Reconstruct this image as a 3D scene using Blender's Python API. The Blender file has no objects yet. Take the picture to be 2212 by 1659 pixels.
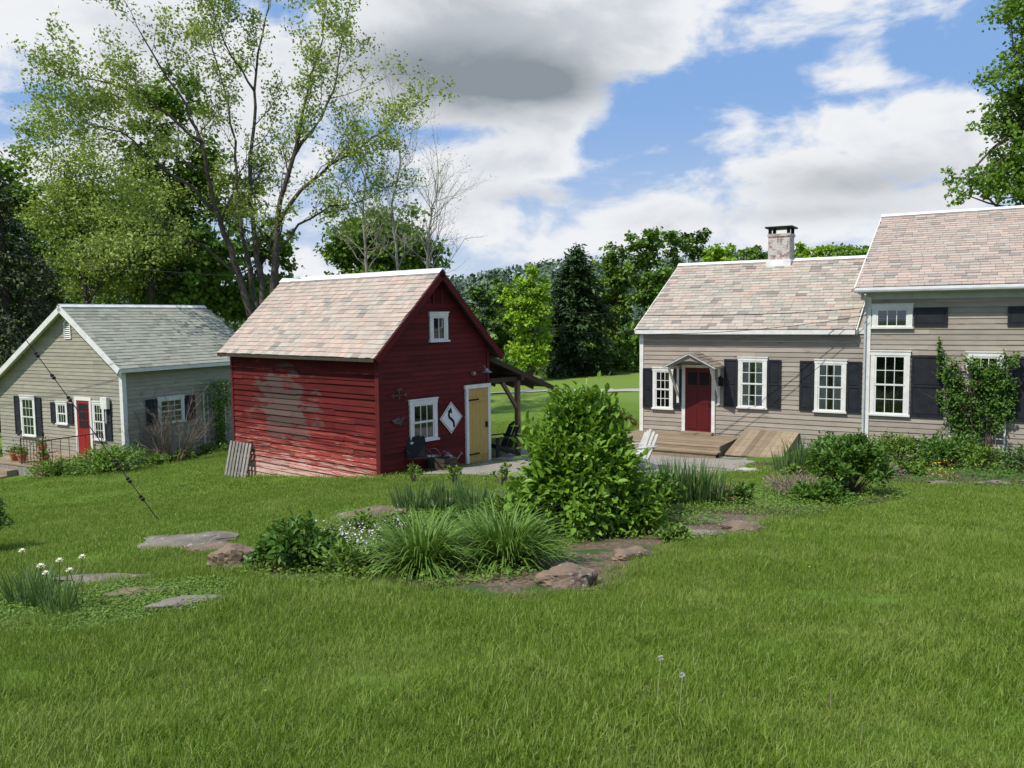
import bpy, math, random, numpy as np
from mathutils import Vector, Matrix
rng=np.random.default_rng(7); random.seed(7)
SC=bpy.context.scene; COL=SC.collection
X=np.array((1.,0,0));Y=np.array((0,1.,0));Z=np.array((0,0,1.))
def V(*a): return np.array(a,float)
def nrm(a):
    a=np.asarray(a,float); return a/np.maximum(np.linalg.norm(a,axis=-1,keepdims=True),1e-9)
# ---------------------------------------------------------------- terrain
CP=[(0,0,0),(0,3,-.3),(0,10,-1.05),(3,10,-1.05),(-4,10,-1.15),(5,16,-1.72),(0,16,-1.72),(-3.0,18.4,-2.0),(-.6,21.6,-2.15),(1.5,23,-2.18),(4,25.2,-2.22),(4,22.0,-2.2),(5,20.2,-2.12),(9.4,21.9,-2.05),(9,18,-1.85),(13,20,-2.05),(17,17,-1.7),(9,9,-.9),(-7.65,22.6,-2.69),(-6.5,18,-2.25),(-13.25,28,-3.35),(-19.5,31.5,-3.7),(-12,22,-2.9),(-17,25,-3.4),(-9,12,-1.75),(-15,12,-2.2),(-8,5,-.9),(0,-10,.8),(8,0,.2),(20,5,.3),(-20,0,-1.3),
(0,45,-2.7),(9,45,-2.7),(0,64,-3.2),(20,62,-2.6),(-10,40,-3.6),(-30,60,-5.5),(-35,30,-4.6),(30,35,-2),(60,60,-1),(100,0,2),(-100,0,-6),(0,-60,4),(0,110,-4),(100,120,-4),(-100,120,-8)]
C=np.array(CP,float)
K=np.sqrt(((C[:,None,:2]-C[None,:,:2])**2).sum(-1)+4.)
nc=len(C);A=np.zeros((nc+3,nc+3));A[:nc,:nc]=K;A[:nc,nc]=1;A[:nc,nc+1:]=C[:,:2];A[nc,:nc]=1;A[nc+1:,:nc]=C[:,:2].T
W=np.linalg.solve(A,np.r_[C[:,2],0,0,0])
def gz(x,y):
    x=np.asarray(x,float);y=np.asarray(y,float)
    o=W[nc]+W[nc+1]*x+W[nc+2]*y
    for i in range(nc): o=o+W[i]*np.sqrt((C[i,0]-x)**2+(C[i,1]-y)**2+4.)
    r=np.hypot(x,y);k=np.clip((r-90)/60,0,1);o=o*(1-k)-5*k
    o=o+(.02*np.sin(x*1.3+.5*y)+.018*np.sin(y*1.7-x*.6+1)+.012*np.sin(x*2.3+y*1.9))*(1-k)
    return o
def g(x,y): return float(gz(x,y))
# ---------------------------------------------------------------- node helpers
def newmat(name):
    m=bpy.data.materials.new(name);m.use_nodes=True;nt=m.node_tree;nt.nodes.clear();return m,nt
def N(nt,t,**kw):
    n=nt.nodes.new(t)
    for k,v in kw.items(): setattr(n,k,v)
    return n
def lk(nt,a,b): nt.links.new(a,b)
def c4(c): return (c[0],c[1],c[2],1)
def mathn(nt,op,a,b=None,c=None,clamp=False):
    n=nt.nodes.new('ShaderNodeMath');n.operation=op;n.use_clamp=clamp
    for i,q in enumerate((a,b,c)):
        if q is None: continue
        if isinstance(q,(int,float)): n.inputs[i].default_value=q
        else: lk(nt,q,n.inputs[i])
    return n.outputs[0]
def mixc(nt,f,a,b):
    n=nt.nodes.new('ShaderNodeMix');n.data_type='RGBA'
    for i,q in ((0,f),(6,a),(7,b)):
        if isinstance(q,(int,float)): n.inputs[i].default_value=q
        elif isinstance(q,tuple): n.inputs[i].default_value=c4(q)
        else: lk(nt,q,n.inputs[i])
    return n.outputs[2]
def smooth(nt,v,lo,hi):
    n=nt.nodes.new('ShaderNodeMapRange');n.interpolation_type='SMOOTHSTEP'
    lk(nt,v,n.inputs[0]);n.inputs[1].default_value=lo;n.inputs[2].default_value=hi;return n.outputs[0]
def noise(nt,vec,scale,detail=4,rough=.55,dist=0.):
    n=nt.nodes.new('ShaderNodeTexNoise');n.inputs['Scale'].default_value=scale;n.inputs['Detail'].default_value=detail;n.inputs['Roughness'].default_value=rough;n.inputs['Distortion'].default_value=dist
    lk(nt,vec,n.inputs['Vector']);return n.outputs[0]
def mapv(nt,vec,sc):
    n=nt.nodes.new('ShaderNodeMapping');n.inputs['Scale'].default_value=sc;lk(nt,vec,n.inputs[0]);return n.outputs[0]
def M(name,base,base2=None,rough=.75,vs=3.,stretch=(1,1,1),tint=0.,layers=(),bump=0.,bs=40.,metal=0.,ramp=None,spec=.3,world=False,tr=0.,nd=3,rm=.4):
    m,nt=newmat(name)
    out=N(nt,'ShaderNodeOutputMaterial');p=N(nt,'ShaderNodeBsdfPrincipled')
    p.inputs['Roughness'].default_value=rough;p.inputs['Metallic'].default_value=metal;p.inputs['Specular IOR Level'].default_value=spec
    if world: co=N(nt,'ShaderNodeNewGeometry').outputs['Position']
    else: co=N(nt,'ShaderNodeTexCoord').outputs['Object']
    at=N(nt,'ShaderNodeAttribute',attribute_name='tint').outputs['Fac']
    if ramp:
        r=N(nt,'ShaderNodeValToRGB');els=r.color_ramp.elements
        while len(els)<len(ramp): els.new(.5)
        for i,c in enumerate(ramp): els[i].position=i/(len(ramp)-1);els[i].color=c4(c)
        lk(nt,at,r.inputs[0]);col=r.outputs[0]
        if nd:
            nz=noise(nt,mapv(nt,co,stretch),vs,nd)
            col=mixc(nt,mathn(nt,'MULTIPLY',smooth(nt,nz,.35,.7),rm),col,base)
    else:
        nz=noise(nt,mapv(nt,co,stretch),vs,nd)
        col=mixc(nt,smooth(nt,nz,.3,.7),tuple(base),tuple(base2 or [c*.8 for c in base]))
    for (lc,ls,lo,hi,axis,zb) in layers:
        nv=noise(nt,mapv(nt,co,ls),1.,5,.65)
        if isinstance(zb,tuple):
            s1=N(nt,'ShaderNodeVectorMath',operation='SUBTRACT');lk(nt,co,s1.inputs[0]);s1.inputs[1].default_value=zb[0]
            s2=N(nt,'ShaderNodeVectorMath',operation='MULTIPLY');lk(nt,s1.outputs[0],s2.inputs[0]);s2.inputs[1].default_value=zb[1]
            s3=N(nt,'ShaderNodeVectorMath',operation='LENGTH');lk(nt,s2.outputs[0],s3.inputs[0]);nv=mathn(nt,'MULTIPLY_ADD',s3.outputs['Value'],-zb[2],nv)
        elif zb:
            sx=N(nt,'ShaderNodeSeparateXYZ');lk(nt,co,sx.inputs[0])
            nv=mathn(nt,'MULTIPLY_ADD',sx.outputs[axis],zb,nv)
        col=mixc(nt,smooth(nt,nv,lo,hi),col,lc)
    if tint:
        h=N(nt,'ShaderNodeHueSaturation');lk(nt,col,h.inputs['Color'])
        lk(nt,mathn(nt,'MULTIPLY_ADD',at,2*tint,1-tint),h.inputs['Value']);col=h.outputs[0]
    lk(nt,col,p.inputs['Base Color'])
    if bump:
        b=N(nt,'ShaderNodeBump');b.inputs['Strength'].default_value=bump;b.inputs['Distance'].default_value=.02
        lk(nt,noise(nt,mapv(nt,co,stretch),bs,4,.6),b.inputs['Height']);lk(nt,b.outputs[0],p.inputs['Normal'])
    if tr:
        t=N(nt,'ShaderNodeBsdfTranslucent');lk(nt,mixc(nt,.5,col,(.28,.42,.03)),t.inputs[0])
        mx=N(nt,'ShaderNodeMixShader');mx.inputs[0].default_value=tr;lk(nt,p.outputs[0],mx.inputs[1]);lk(nt,t.outputs[0],mx.inputs[2]);lk(nt,mx.outputs[0],out.inputs[0])
    else: lk(nt,p.outputs[0],out.inputs[0])
    return m
def leafmat(name,dark,light,tr=.25,rough=.5): return M(name,dark,rough=rough,ramp=[dark,light],nd=0,tr=tr,spec=.3)
# ---------------------------------------------------------------- mesh helpers
def npmesh(name,verts,faces,mats,tint=None,smooth_=False):
    me=bpy.data.meshes.new(name);verts=np.asarray(verts,np.float32);faces=np.asarray(faces,np.int32);n=len(faces);k=faces.shape[1]
    me.vertices.add(len(verts));me.vertices.foreach_set('co',verts.ravel())
    me.loops.add(n*k);me.loops.foreach_set('vertex_index',faces.ravel())
    me.polygons.add(n);me.polygons.foreach_set('loop_start',np.arange(0,n*k,k,dtype=np.int32))
    if tint is not None:
        a=me.attributes.new('tint','FLOAT','FACE');a.data.foreach_set('value',np.asarray(tint,np.float32))
    if smooth_: me.polygons.foreach_set('use_smooth',np.ones(n,bool))
    me.update(calc_edges=True)
    for m in mats: me.materials.append(m)
    return me
def addobj(name,me,parent=None,label=None,kind=None,cat=None,loc=None,group=None):
    o=bpy.data.objects.new(name,me);COL.objects.link(o)
    if parent is not None: o.parent=parent
    if label: o['label']=label
    if kind: o['kind']=kind
    if cat: o['category']=cat
    if group: o['group']=group
    if loc is not None: o.location=loc
    return o
def root(name,label,cat,loc,rz=0,group=None,zb=None):
    o=addobj(name,None,None,label,None,cat,loc,group);o.empty_display_size=.3;o.rotation_euler=(0,0,math.radians(rz))
    if zb is not None: o['zb']=zb
    return o
class MB:
    def __init__(s): s.v=[];s.f=[];s.t=[];s.m=[];s.cm=0
    def poly(s,pts,t=.5):
        i=len(s.v);s.v+= [tuple(p) for p in pts];s.f.append(tuple(range(i,i+len(pts))));s.t.append(t);s.m.append(s.cm)
    def ob(s,o,a,b,c,t=.5):
        o=np.asarray(o,float);a=np.asarray(a,float);b=np.asarray(b,float);c=np.asarray(c,float)
        if np.dot(np.cross(a,b),c)<0: a,b=b,a
        i=len(s.v);P=[o,o+a,o+a+b,o+b,o+c,o+a+c,o+a+b+c,o+b+c];s.v+=[tuple(p) for p in P]
        for f in ((3,2,1,0),(4,5,6,7),(0,1,5,4),(1,2,6,5),(2,3,7,6),(3,0,4,7)): s.f.append(tuple(i+j for j in f));s.t.append(t);s.m.append(s.cm)
    def box(s,x0,x1,y0,y1,z0,z1,t=.5): s.ob((x0,y0,z0),(x1-x0,0,0),(0,y1-y0,0),(0,0,z1-z0),t)
    def beam(s,p,q,w,h,up=Z,t=.5):
        p=np.asarray(p,float);q=np.asarray(q,float);d=q-p;side=nrm(np.cross(d,up));u=nrm(np.cross(side,d))
        s.ob(p-side*w/2-u*h/2,d,side*w,u*h,t)
    def tube(s,pts,rad,n=6,t=.5,cap=True):
        pts=[np.asarray(p,float) for p in pts];base=len(s.v);k=len(pts)
        if not hasattr(rad,'__len__'): rad=[rad]*k
        for i in range(k):
            a0=pts[max(i-1,0)];a1=pts[min(i+1,k-1)];d=(a1[0]-a0[0],a1[1]-a0[1],a1[2]-a0[2]);L=math.sqrt(d[0]**2+d[1]**2+d[2]**2) or 1e-9;d=(d[0]/L,d[1]/L,d[2]/L)
            r=(.31,.17,.93) if abs(d[0]*.31+d[1]*.17+d[2]*.93)<.98 else (1,0,0)
            a=(d[1]*r[2]-d[2]*r[1],d[2]*r[0]-d[0]*r[2],d[0]*r[1]-d[1]*r[0]);L=math.sqrt(a[0]**2+a[1]**2+a[2]**2);a=(a[0]/L,a[1]/L,a[2]/L)
            b=(d[1]*a[2]-d[2]*a[1],d[2]*a[0]-d[0]*a[2],d[0]*a[1]-d[1]*a[0]);q=pts[i];R=rad[i]
            for j in range(n):
                c_=math.cos(2*math.pi*j/n)*R;s_=math.sin(2*math.pi*j/n)*R
                s.v.append((q[0]+a[0]*c_+b[0]*s_,q[1]+a[1]*c_+b[1]*s_,q[2]+a[2]*c_+b[2]*s_))
        for i in range(k-1):
            for j in range(n):
                a0=base+i*n+j;a1=base+i*n+(j+1)%n
                s.f.append((a0,a1,a1+n,a0+n));s.t.append(t);s.m.append(s.cm)
        if cap and n>3:
            s.f.append(tuple(base+j for j in range(n))[::-1]);s.t.append(t);s.m.append(s.cm)
            s.f.append(tuple(base+(k-1)*n+j for j in range(n)));s.t.append(t);s.m.append(s.cm)
    def obj(s,name,mats,parent=None,label=None,kind=None,cat=None,smooth_=False,group=None,zfix=True):
        if not isinstance(mats,(list,tuple)): mats=[mats]
        v=s.v
        if parent is not None and zfix:
            zb=parent.get('zb',0.);v=[(a[0],a[1],a[2]-zb) for a in v]
        me=bpy.data.meshes.new(name);me.from_pydata(v,[],s.f)
        a=me.attributes.new('tint','FLOAT','FACE');a.data.foreach_set('value',s.t)
        me.polygons.foreach_set('material_index',s.m)
        if smooth_: me.polygons.foreach_set('use_smooth',[True]*len(s.f))
        for m in mats: me.materials.append(m)
        return addobj(name,me,parent,label,kind,cat,None,group)
def boxes(name,mat,par,L):
    for b in L:
        mb=MB();mb.box(*b);o=mb.obj(name,mat,par)
    return o
def house_root(name,label,x,y,zb,rz,cat='house'): return root(name,label,cat,(x,y,zb),rz,zb=zb)
def sub(par,name,zb):
    e=addobj(name,None,par);e['zb']=zb;return e
# ---------------------------------------------------------------- materials
siding=M('grey_clapboard_paint',(.335,.295,.245),(.285,.25,.21),vs=2,stretch=(1,1,4),tint=.18,bump=.15,layers=[((.17,.15,.125),(1.5,1.5,10),.57,.72,2,0)])
siding_l=M('cottage_clapboard_paint',(.33,.31,.245),(.28,.26,.21),vs=2,stretch=(1,1,4),tint=.15,bump=.15,layers=[((.18,.165,.14),(1.5,1.5,10),.59,.75,2,0)])
red_g=M('barn_red_paint',(.115,.014,.014),(.085,.011,.012),vs=1.2,stretch=(1,1,4),tint=.28,bump=.25,rough=.75,spec=.2,layers=[((.17,.045,.035),(8,8,40),.62,.78,2,0)])
red_l=M('weathered_barn_red',(.115,.016,.015),(.075,.013,.013),vs=1.2,stretch=(1,1,4),tint=.36,bump=.4,rough=.9,spec=.1,
  layers=[((.085,.058,.052),(1.6,1.6,6),.20,.33,2,((0,3.7,1.35),(0,.80,1.0),.26)),((.07,.04,.036),(3,1.2,14),.64,.72,2,0),((.27,.052,.042),(2,.5,14),.30,.44,2,-.24),((.46,.27,.23),(12,2.2,45),.49,.60,2,-.17),((.46,.33,.28),(8,1.2,30),.50,.62,2,-.32)])
white=M('white_trim_paint',(.72,.72,.69),(.62,.62,.59),vs=5,tint=.05,bump=.05,rough=.6,layers=[((.42,.39,.34),(14,14,14),.64,.78,2,0)])
black=M('black_shutter_paint',(.012,.014,.018),(.02,.022,.027),vs=6,rough=.5,bump=.1)
reddoor=M('dark_red_door',(.10,.008,.010),(.08,.008,.01),rough=.4)
reddoor2=M('bright_red_door',(.30,.02,.02),rough=.4)
yellow=M('mustard_door',(.46,.33,.10),(.40,.28,.085),vs=4,stretch=(6,6,1),rough=.7,bump=.1,layers=[((.30,.22,.09),(6,6,2),.62,.75,2,0)])
iron=M('dark_iron',(.02,.02,.02),rough=.5,metal=.6)
galv=M('galvanised_steel',(.35,.36,.37),(.22,.22,.22),rough=.45,metal=.7,vs=9)
wood_new=M('deck_wood',(.31,.235,.155),(.22,.165,.11),vs=2.5,stretch=(1,8,8),tint=.3,bump=.2)
wood_grey=M('weathered_grey_wood',(.30,.28,.25),(.20,.185,.17),vs=3,stretch=(8,8,1),tint=.2,bump=.3)
wood_dark=M('dark_old_timber',(.07,.052,.038),(.04,.03,.023),vs=4,stretch=(8,8,1),tint=.2,bump=.3)
slate_pink=M('pink_slate',(.44,.37,.32),rough=.6,bump=.2,vs=2,rm=.25,ramp=[(.24,.22,.20),(.38,.34,.29),(.46,.35,.29),(.38,.29,.24),(.43,.39,.33),(.52,.38,.31)])
slate_mix=M('mixed_slate',(.42,.36,.30),rough=.6,bump=.2,vs=2,rm=.25,ramp=[(.20,.17,.15),(.33,.31,.26),(.45,.37,.31),(.31,.32,.27),(.47,.36,.29),(.46,.43,.36),(.42,.29,.23)])
slate_dark=M('dark_lean_to_slate',(.07,.07,.065),rough=.7,bump=.3,vs=3,ramp=[(.04,.04,.04),(.08,.08,.075),(.11,.10,.095)])
slate_tan=M('tan_slate',(.25,.20,.15),rough=.7,bump=.3,vs=3,ramp=[(.14,.12,.10),(.26,.21,.16),(.20,.20,.17),(.30,.22,.16)])
slate_green=M('grey_green_slate',(.32,.33,.275),rough=.7,bump=.2,vs=2,spec=.15,ramp=[(.21,.215,.18),(.30,.31,.255),(.34,.35,.285),(.34,.33,.27),(.38,.39,.325)])
metalcap=M('white_metal_flashing',(.8,.8,.8),rough=.35)
dark_in=M('dark_interior',(.015,.016,.018),rough=.9)
curtain=M('lace_curtain',(.55,.55,.53),(.35,.35,.34),vs=30,rough=.9)
conc=M('whitewashed_foundation',(.6,.6,.58),(.45,.45,.43),vs=3,bump=.3)
def glassmat():
    m,nt=newmat('window_glass');o=N(nt,'ShaderNodeOutputMaterial');t=N(nt,'ShaderNodeBsdfTransparent');gl=N(nt,'ShaderNodeBsdfGlossy');gl.inputs['Roughness'].default_value=.03
    gl.inputs[0].default_value=(.9,.95,1,1);fr=N(nt,'ShaderNodeFresnel');fr.inputs[0].default_value=1.7;mx=N(nt,'ShaderNodeMixShader')
    lk(nt,mathn(nt,'MULTIPLY_ADD',fr.outputs[0],1.2,.05,clamp=True),mx.inputs[0]);lk(nt,t.outputs[0],mx.inputs[1]);lk(nt,gl.outputs[0],mx.inputs[2]);lk(nt,mx.outputs[0],o.inputs[0]);return m
glass=glassmat()
def brickmat():
    m,nt=newmat('whitewashed_brick');o=N(nt,'ShaderNodeOutputMaterial');p=N(nt,'ShaderNodeBsdfPrincipled');p.inputs['Roughness'].default_value=.85
    co=N(nt,'ShaderNodeTexCoord').outputs['Object'];sx=N(nt,'ShaderNodeSeparateXYZ');lk(nt,co,sx.inputs[0]);cb=N(nt,'ShaderNodeCombineXYZ')
    lk(nt,mathn(nt,'ADD',sx.outputs[0],sx.outputs[1]),cb.inputs[0]);lk(nt,sx.outputs[2],cb.inputs[1])
    b=N(nt,'ShaderNodeTexBrick');lk(nt,cb.outputs[0],b.inputs[0]);b.inputs['Scale'].default_value=1.;b.inputs['Brick Width'].default_value=.21;b.inputs['Row Height'].default_value=.075;b.inputs['Mortar Size'].default_value=.008
    b.inputs['Color1'].default_value=(.30,.13,.10,1);b.inputs['Color2'].default_value=(.22,.10,.08,1);b.inputs['Mortar'].default_value=(.40,.38,.35,1)
    nz=noise(nt,co,7,5,.6);col=mixc(nt,smooth(nt,nz,.34,.52),b.outputs[0],(.50,.48,.45));lk(nt,col,p.inputs[0])
    bm=N(nt,'ShaderNodeBump');bm.inputs['Strength'].default_value=.8;bm.inputs['Distance'].default_value=.01;lk(nt,b.outputs['Fac'],bm.inputs['Height']);bm.invert=True;lk(nt,bm.outputs[0],p.inputs['Normal'])
    lk(nt,p.outputs[0],o.inputs[0]);return m
brick=brickmat()
# ---------------------------------------------------------------- building helpers
def clap(mb,O,U,Nn,z0,z1,span,e=.13,jit=.006,t=.024):
    O=np.asarray(O,float);n=max(1,int(round((z1-z0)/e)));h=(z1-z0)/n
    for i in range(n):
        zb=z0+i*h+(random.uniform(-jit,jit) if i else 0);zt=z0+(i+1)*h+.012
        a0,b0=span(zb);a1,b1=span(min(zt,z1))
        js=[0.];q=random.uniform(.8,3.5);Lw=max(b0-a0,.01)
        while q<Lw-.4: js.append(q/Lw);q+=random.uniform(2.,4.2)
        js.append(1.)
        rt=random.uniform(-.12,.12)
        for k in range(len(js)-1):
            f0,f1=js[k],js[k+1];dz=random.uniform(-jit,jit);dn=random.uniform(-.3,1)*jit*.6
            pa=O+U*(a0+(b0-a0)*f0+(.002 if k else 0));pb=O+U*(a0+(b0-a0)*f1);qa=O+U*(a1+(b1-a1)*f0+(.002 if k else 0));qb=O+U*(a1+(b1-a1)*f1)
            tt=min(1,max(0,.5+rt+random.uniform(-.35,.35)))
            B0=pa+Nn*(t+dn)+Z*(zb+dz);B1=pb+Nn*(t+dn)+Z*(zb+dz*.3);T0=qa+Nn*.005+Z*zt;T1=qb+Nn*.005+Z*zt
            mb.poly([B0,B1,T1,T0],tt);mb.poly([pa+Z*(zb+dz),pb+Z*(zb+dz*.3),B1,B0],tt*.5)
def slates(mb,O,U,S,Nn,L,H,w=.26,e=.17):
    n=int(round(H/e));e=H/n
    for i in range(n):
        q=-random.random()*w
        while q<L:
            ww=w*random.uniform(.75,1.2);a=max(q,0)+.003;b=min(q+ww,L)-.003;q+=ww
            if b-a<.03: continue
            lo=random.uniform(-.006,.006);up=random.uniform(.018,.028);o2=min((i+1)*e+.03,H);t=random.random()
            p0=O+U*a+S*(i*e+lo)+Nn*up;p1=O+U*b+S*(i*e+lo+random.uniform(-.003,.003))+Nn*up;p2=O+U*b+S*o2+Nn*.006;p3=O+U*a+S*o2+Nn*.006
            mb.poly([p0,p1,p2,p3],t);mb.poly([p0-Nn*.02,p1-Nn*.02,p1,p0],t*.5)
            mb.poly([p0-Nn*.015,p0,p3,p3-Nn*.006],t*.5)
def gable_roof(par,R,Cc,r0,r1,c0,z0,cr,zr,c1,z1,ms,mtrim,under,w=.26,e=.17,rake=.16,rakemat=None,fh=.12):
    P=lambda r,c,z:R*r+Cc*c+Z*z
    mb=MB();sl=MB();rks=[]
    for (ce,ze) in ((c0,z0),(c1,z1)):
        d=P(0,cr,zr)-P(0,ce,ze);H=np.linalg.norm(d);S=d/H;Nn=nrm(np.cross(R,S));Nn=Nn if Nn[2]>0 else -Nn
        O=P(r0,ce,ze)
        slates(mb,O,R,S,Nn,r1-r0,H-.02,w,e)
        sl.ob(O-Nn*.05,R*(r1-r0),S*H,Nn*.046)
        for rr,sg in ((r0,-1),(r1,1)):
            tr=MB();tr.ob(P(rr,ce,ze)-Nn*(rake)+R*(.002 if sg>0 else -.032),R*.03,S*H,Nn*(rake-.004));tr.obj('rake_board',rakemat or mtrim,par)
    roof=mb.obj('roof',ms,par);sl.obj('roof_decking',under,par)
    fa=MB();fa.ob(P(r0+.01,c0,z0-fh-.01)+Cc*(-.02),R*(r1-r0-.02),Cc*.018,Z*fh);fa.obj('fascia',mtrim,par)
    fa=MB();fa.ob(P(r0+.01,c1,z1-fh-.01)+Cc*(.004),R*(r1-r0-.02),Cc*.018,Z*fh);fa.obj('fascia',mtrim,par)
    cp=MB()
    for (ce,ze) in ((c0,z0),(c1,z1)):
        d=P(0,ce,ze)-P(0,cr,zr);D=nrm(d);Nn=nrm(np.cross(R,D));Nn=Nn if Nn[2]>0 else -Nn
        cp.ob(P(r0-.03,cr,zr)+Nn*.03,R*(r1-r0+.06),D*.14,Nn*.012)
    cp.tube([P(r0-.03,cr,zr+.035),P(r1+.03,cr,zr+.035)],.022,6)
    cp.obj('ridge_cap',metalcap,par)
    return roof
def window(par,O,U,Nn,x0,x1,z0,z1,cols=3,rows=2,cas=.09,mode='hung',cur=False):
    O=np.asarray(O,float)
    def B(mb,a,b,n0,n1,c,d,t=.5): mb.ob(O+U*a+Nn*n0+Z*c,U*(b-a),Nn*(n1-n0),Z*(d-c),t)
    mb=MB();B(mb,x0,x0+cas,.0,.062,z0,z1-cas);B(mb,x1-cas,x1,0,.062,z0,z1-cas);B(mb,x0-.015,x1+.015,0,.068,z1-cas,z1);B(mb,x0-.03,x1+.03,0,.085,z1+.001,z1+.03)
    B(mb,x0-.03,x1+.03,0,.1,z0-.045,z0-.001)
    wd=mb.obj('window',white,par)
    wd['zb']=par.get('zb',0)
    a,b,c,d=x0+cas,x1-cas,z0+.0,z1-cas
    s=MB();st=.042
    if mode=='hung':
        mid=(c+d)/2;secs=[(c,mid+.015,.030,.046),(mid-.015,d,.040,.056)]
    else: secs=[(c,d,.034,.052)]
    for (lo,hi,n0,n1) in secs:
        B(s,a,a+st,n0,n1,lo,hi);B(s,b-st,b,n0,n1,lo,hi);B(s,a+st,b-st,n0,n1,lo,lo+st);B(s,a+st,b-st,n0,n1,hi-st,hi)
        W_=(b-a-2*st);H_=(hi-lo-2*st)
        for i in range(1,cols): q=a+st+W_*i/cols;B(s,q-.009,q+.009,n0+.004,n1-.003,lo+st,hi-st)
        for i in range(1,rows): q=lo+st+H_*i/rows;B(s,a+st,b-st,n0+.006,n1-.005,q-.009,q+.009)
    s.obj('sash',white,wd)
    gm=MB();P=lambda u,n,z:O+U*u+Nn*n+Z*z
    gm.poly([P(a,.033,c),P(b,.033,c),P(b,.033,d),P(a,.033,d)]);gm.obj('glass',glass,wd)
    bk=MB();bk.poly([P(a,.0275,c),P(b,.0275,c),P(b,.0275,d),P(a,.0275,d)]);bk.obj('interior',dark_in,wd)
    if cur:
        cu=MB();n=14
        for (u0,u1) in ((a,a+(b-a)*.42),(b-(b-a)*.42,b)):
            for i in range(n):
                q0=u0+(u1-u0)*i/n;q1=u0+(u1-u0)*(i+1)/n
                cu.poly([P(q0,.029+.002*(i%2),c+.02),P(q1,.029+.002*((i+1)%2),c+.02),P(q1,.029+.002*((i+1)%2),d),P(q0,.029+.002*(i%2),d)])
        cu.obj('curtain',curtain,wd)
    return wd
def shutter(par,O,U,Nn,x0,x1,z0,z1,style='panel',mat=None):
    O=np.asarray(O,float);mb=MB()
    def B(a,b,n0,n1,c,d): mb.ob(O+U*a+Nn*n0+Z*c,U*(b-a),Nn*(n1-n0),Z*(d-c))
    f=.05
    B(x0,x0+f,.03,.065,z0,z1);B(x1-f,x1,.03,.065,z0,z1);B(x0+f,x1-f,.03,.065,z0,z0+f);B(x0+f,x1-f,.03,.065,z1-f,z1)
    if z1-z0>.7: B(x0+f,x1-f,.03,.065,(z0+z1)/2-f/2,(z0+z1)/2+f/2)
    if style=='panel':
        B(x0+f,x1-f,.03,.048,z0+f,z1-f)
        for (c,d) in (((z0+f,(z0+z1)/2-f/2),((z0+z1)/2+f/2,z1-f)) if z1-z0>.7 else ((z0+f,z1-f),)): B(x0+f+.03,x1-f-.03,.048,.058,c+.03,d-.03)
    else:
        B(x0+f,x1-f,.03,.036,z0+f,z1-f);q=z0+f
        while q<z1-f-.02:
            p=O+U*(x0+f)+Nn*.058+Z*q;mb.poly([p,p+U*(x1-x0-2*f),p+U*(x1-x0-2*f)-Nn*.02+Z*.035,p-Nn*.02+Z*.035]);q+=.035
    return mb.obj('shutter',mat or black,par)
def prism(mb,x0,x1,y0,y1,zb,ze,yr,zr,ax='x'):
    a=[(y0,zb),(y1,zb),(y1,ze),(yr,zr),(y0,ze)]
    f=(lambda x,q:(x,q[0],q[1])) if ax=='x' else (lambda x,q:(q[0],x,q[1]))
    mb.poly([f(x0,q) for q in a]);mb.poly([f(x1,q) for q in a][::-1])
    for i in range(5): p,q=a[i],a[(i+1)%5];mb.poly([f(x0,p),f(x1,p),f(x1,q),f(x0,q)])
# ================================================================ FARMHOUSE
H=house_root('farmhouse','grey clapboard farmhouse with pinkish slate roof and black shutters',3.97,25.2,-2.15,-31)
F=-Y;O0=V(0,0,0)
core=MB()
prism(core,0,6.34,0,7.34,-2.6,1.2,3.67,3.15);prism(core,6.345,16,0.0,9.2,-2.5,2.2,4.6,4.35)
clap(core,(0,0,0),X,F,-1.98,1.22,lambda z:(0.02,6.30),.132,.009)
clap(core,(0,0,0),X,F,-1.78,2.0,lambda z:(6.44,16.),.136,.009)
clap(core,(0,0,0),Y,-X,-1.98,3.1,lambda z:(max(0,(z-1.2)/.53),7.34-max(0,(z-1.2)/.53)),.132)
core.obj('wall',siding,H)
boxes('foundation',conc,H,[(0.0,6.33,-.02,.05,-2.6,-2.0),(6.36,16,-.03,.05,-2.6,-1.8)])
boxes('corner_board',white,H,[(-.05,.07,-.05,0,-2.0,1.2),(6.34,6.46,-.05,0,-1.95,2.02)])
boxes('frieze_board',white,H,[(.07,6.33,-.045,0,1.06,1.22)])
gw=M('grey_white_paint',(.5,.52,.52),(.42,.44,.44))
fz=MB();fz.box(6.2,16,-.04,0,1.96,2.2);fz.box(6.15,16.2,-.3,-.041,2.12,2.155);fz.obj('frieze_board',gw,H)
gable_roof(H,X,Y,-.12,6.12,-.25,1.18,3.67,3.31,7.6,1.18,slate_mix,white,wood_dark,.29,.175)
gable_roof(H,X,Y,6.1,16.3,-.35,2.28,4.6,4.6,9.55,2.28,slate_pink,white,wood_dark,.29,.175)
gt=MB();gt.tube([(6.1,-.43,2.19),(16.2,-.43,2.19)],.055,8);gt.obj('gutter',gw,H)
gt=MB();gt.tube([(6.36,-.43,2.1),(6.33,-.09,1.9),(6.33,-.09,-1.7)],.03,8);gt.obj('downpipe',gw,H)
ch=MB();ch.box(2.93,3.59,3.34,4.0,2.9,4.06);ch.box(2.90,3.62,3.31,4.03,4.06,4.14);cho=ch.obj('chimney',brick,H);cho['zb']=-2.15
cc=MB();[cc.box(a,a+.09,b,b+.09,4.14,4.32) for a in (2.93,3.50) for b in (3.34,3.91)];cc.box(2.84,3.68,3.25,4.09,4.32,4.37);cc.obj('chimney_cap',iron,cho)
cf=MB();cf.box(2.88,3.64,3.29,4.05,2.88,3.33);cf.obj('chimney_flashing',metalcap,cho)
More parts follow.
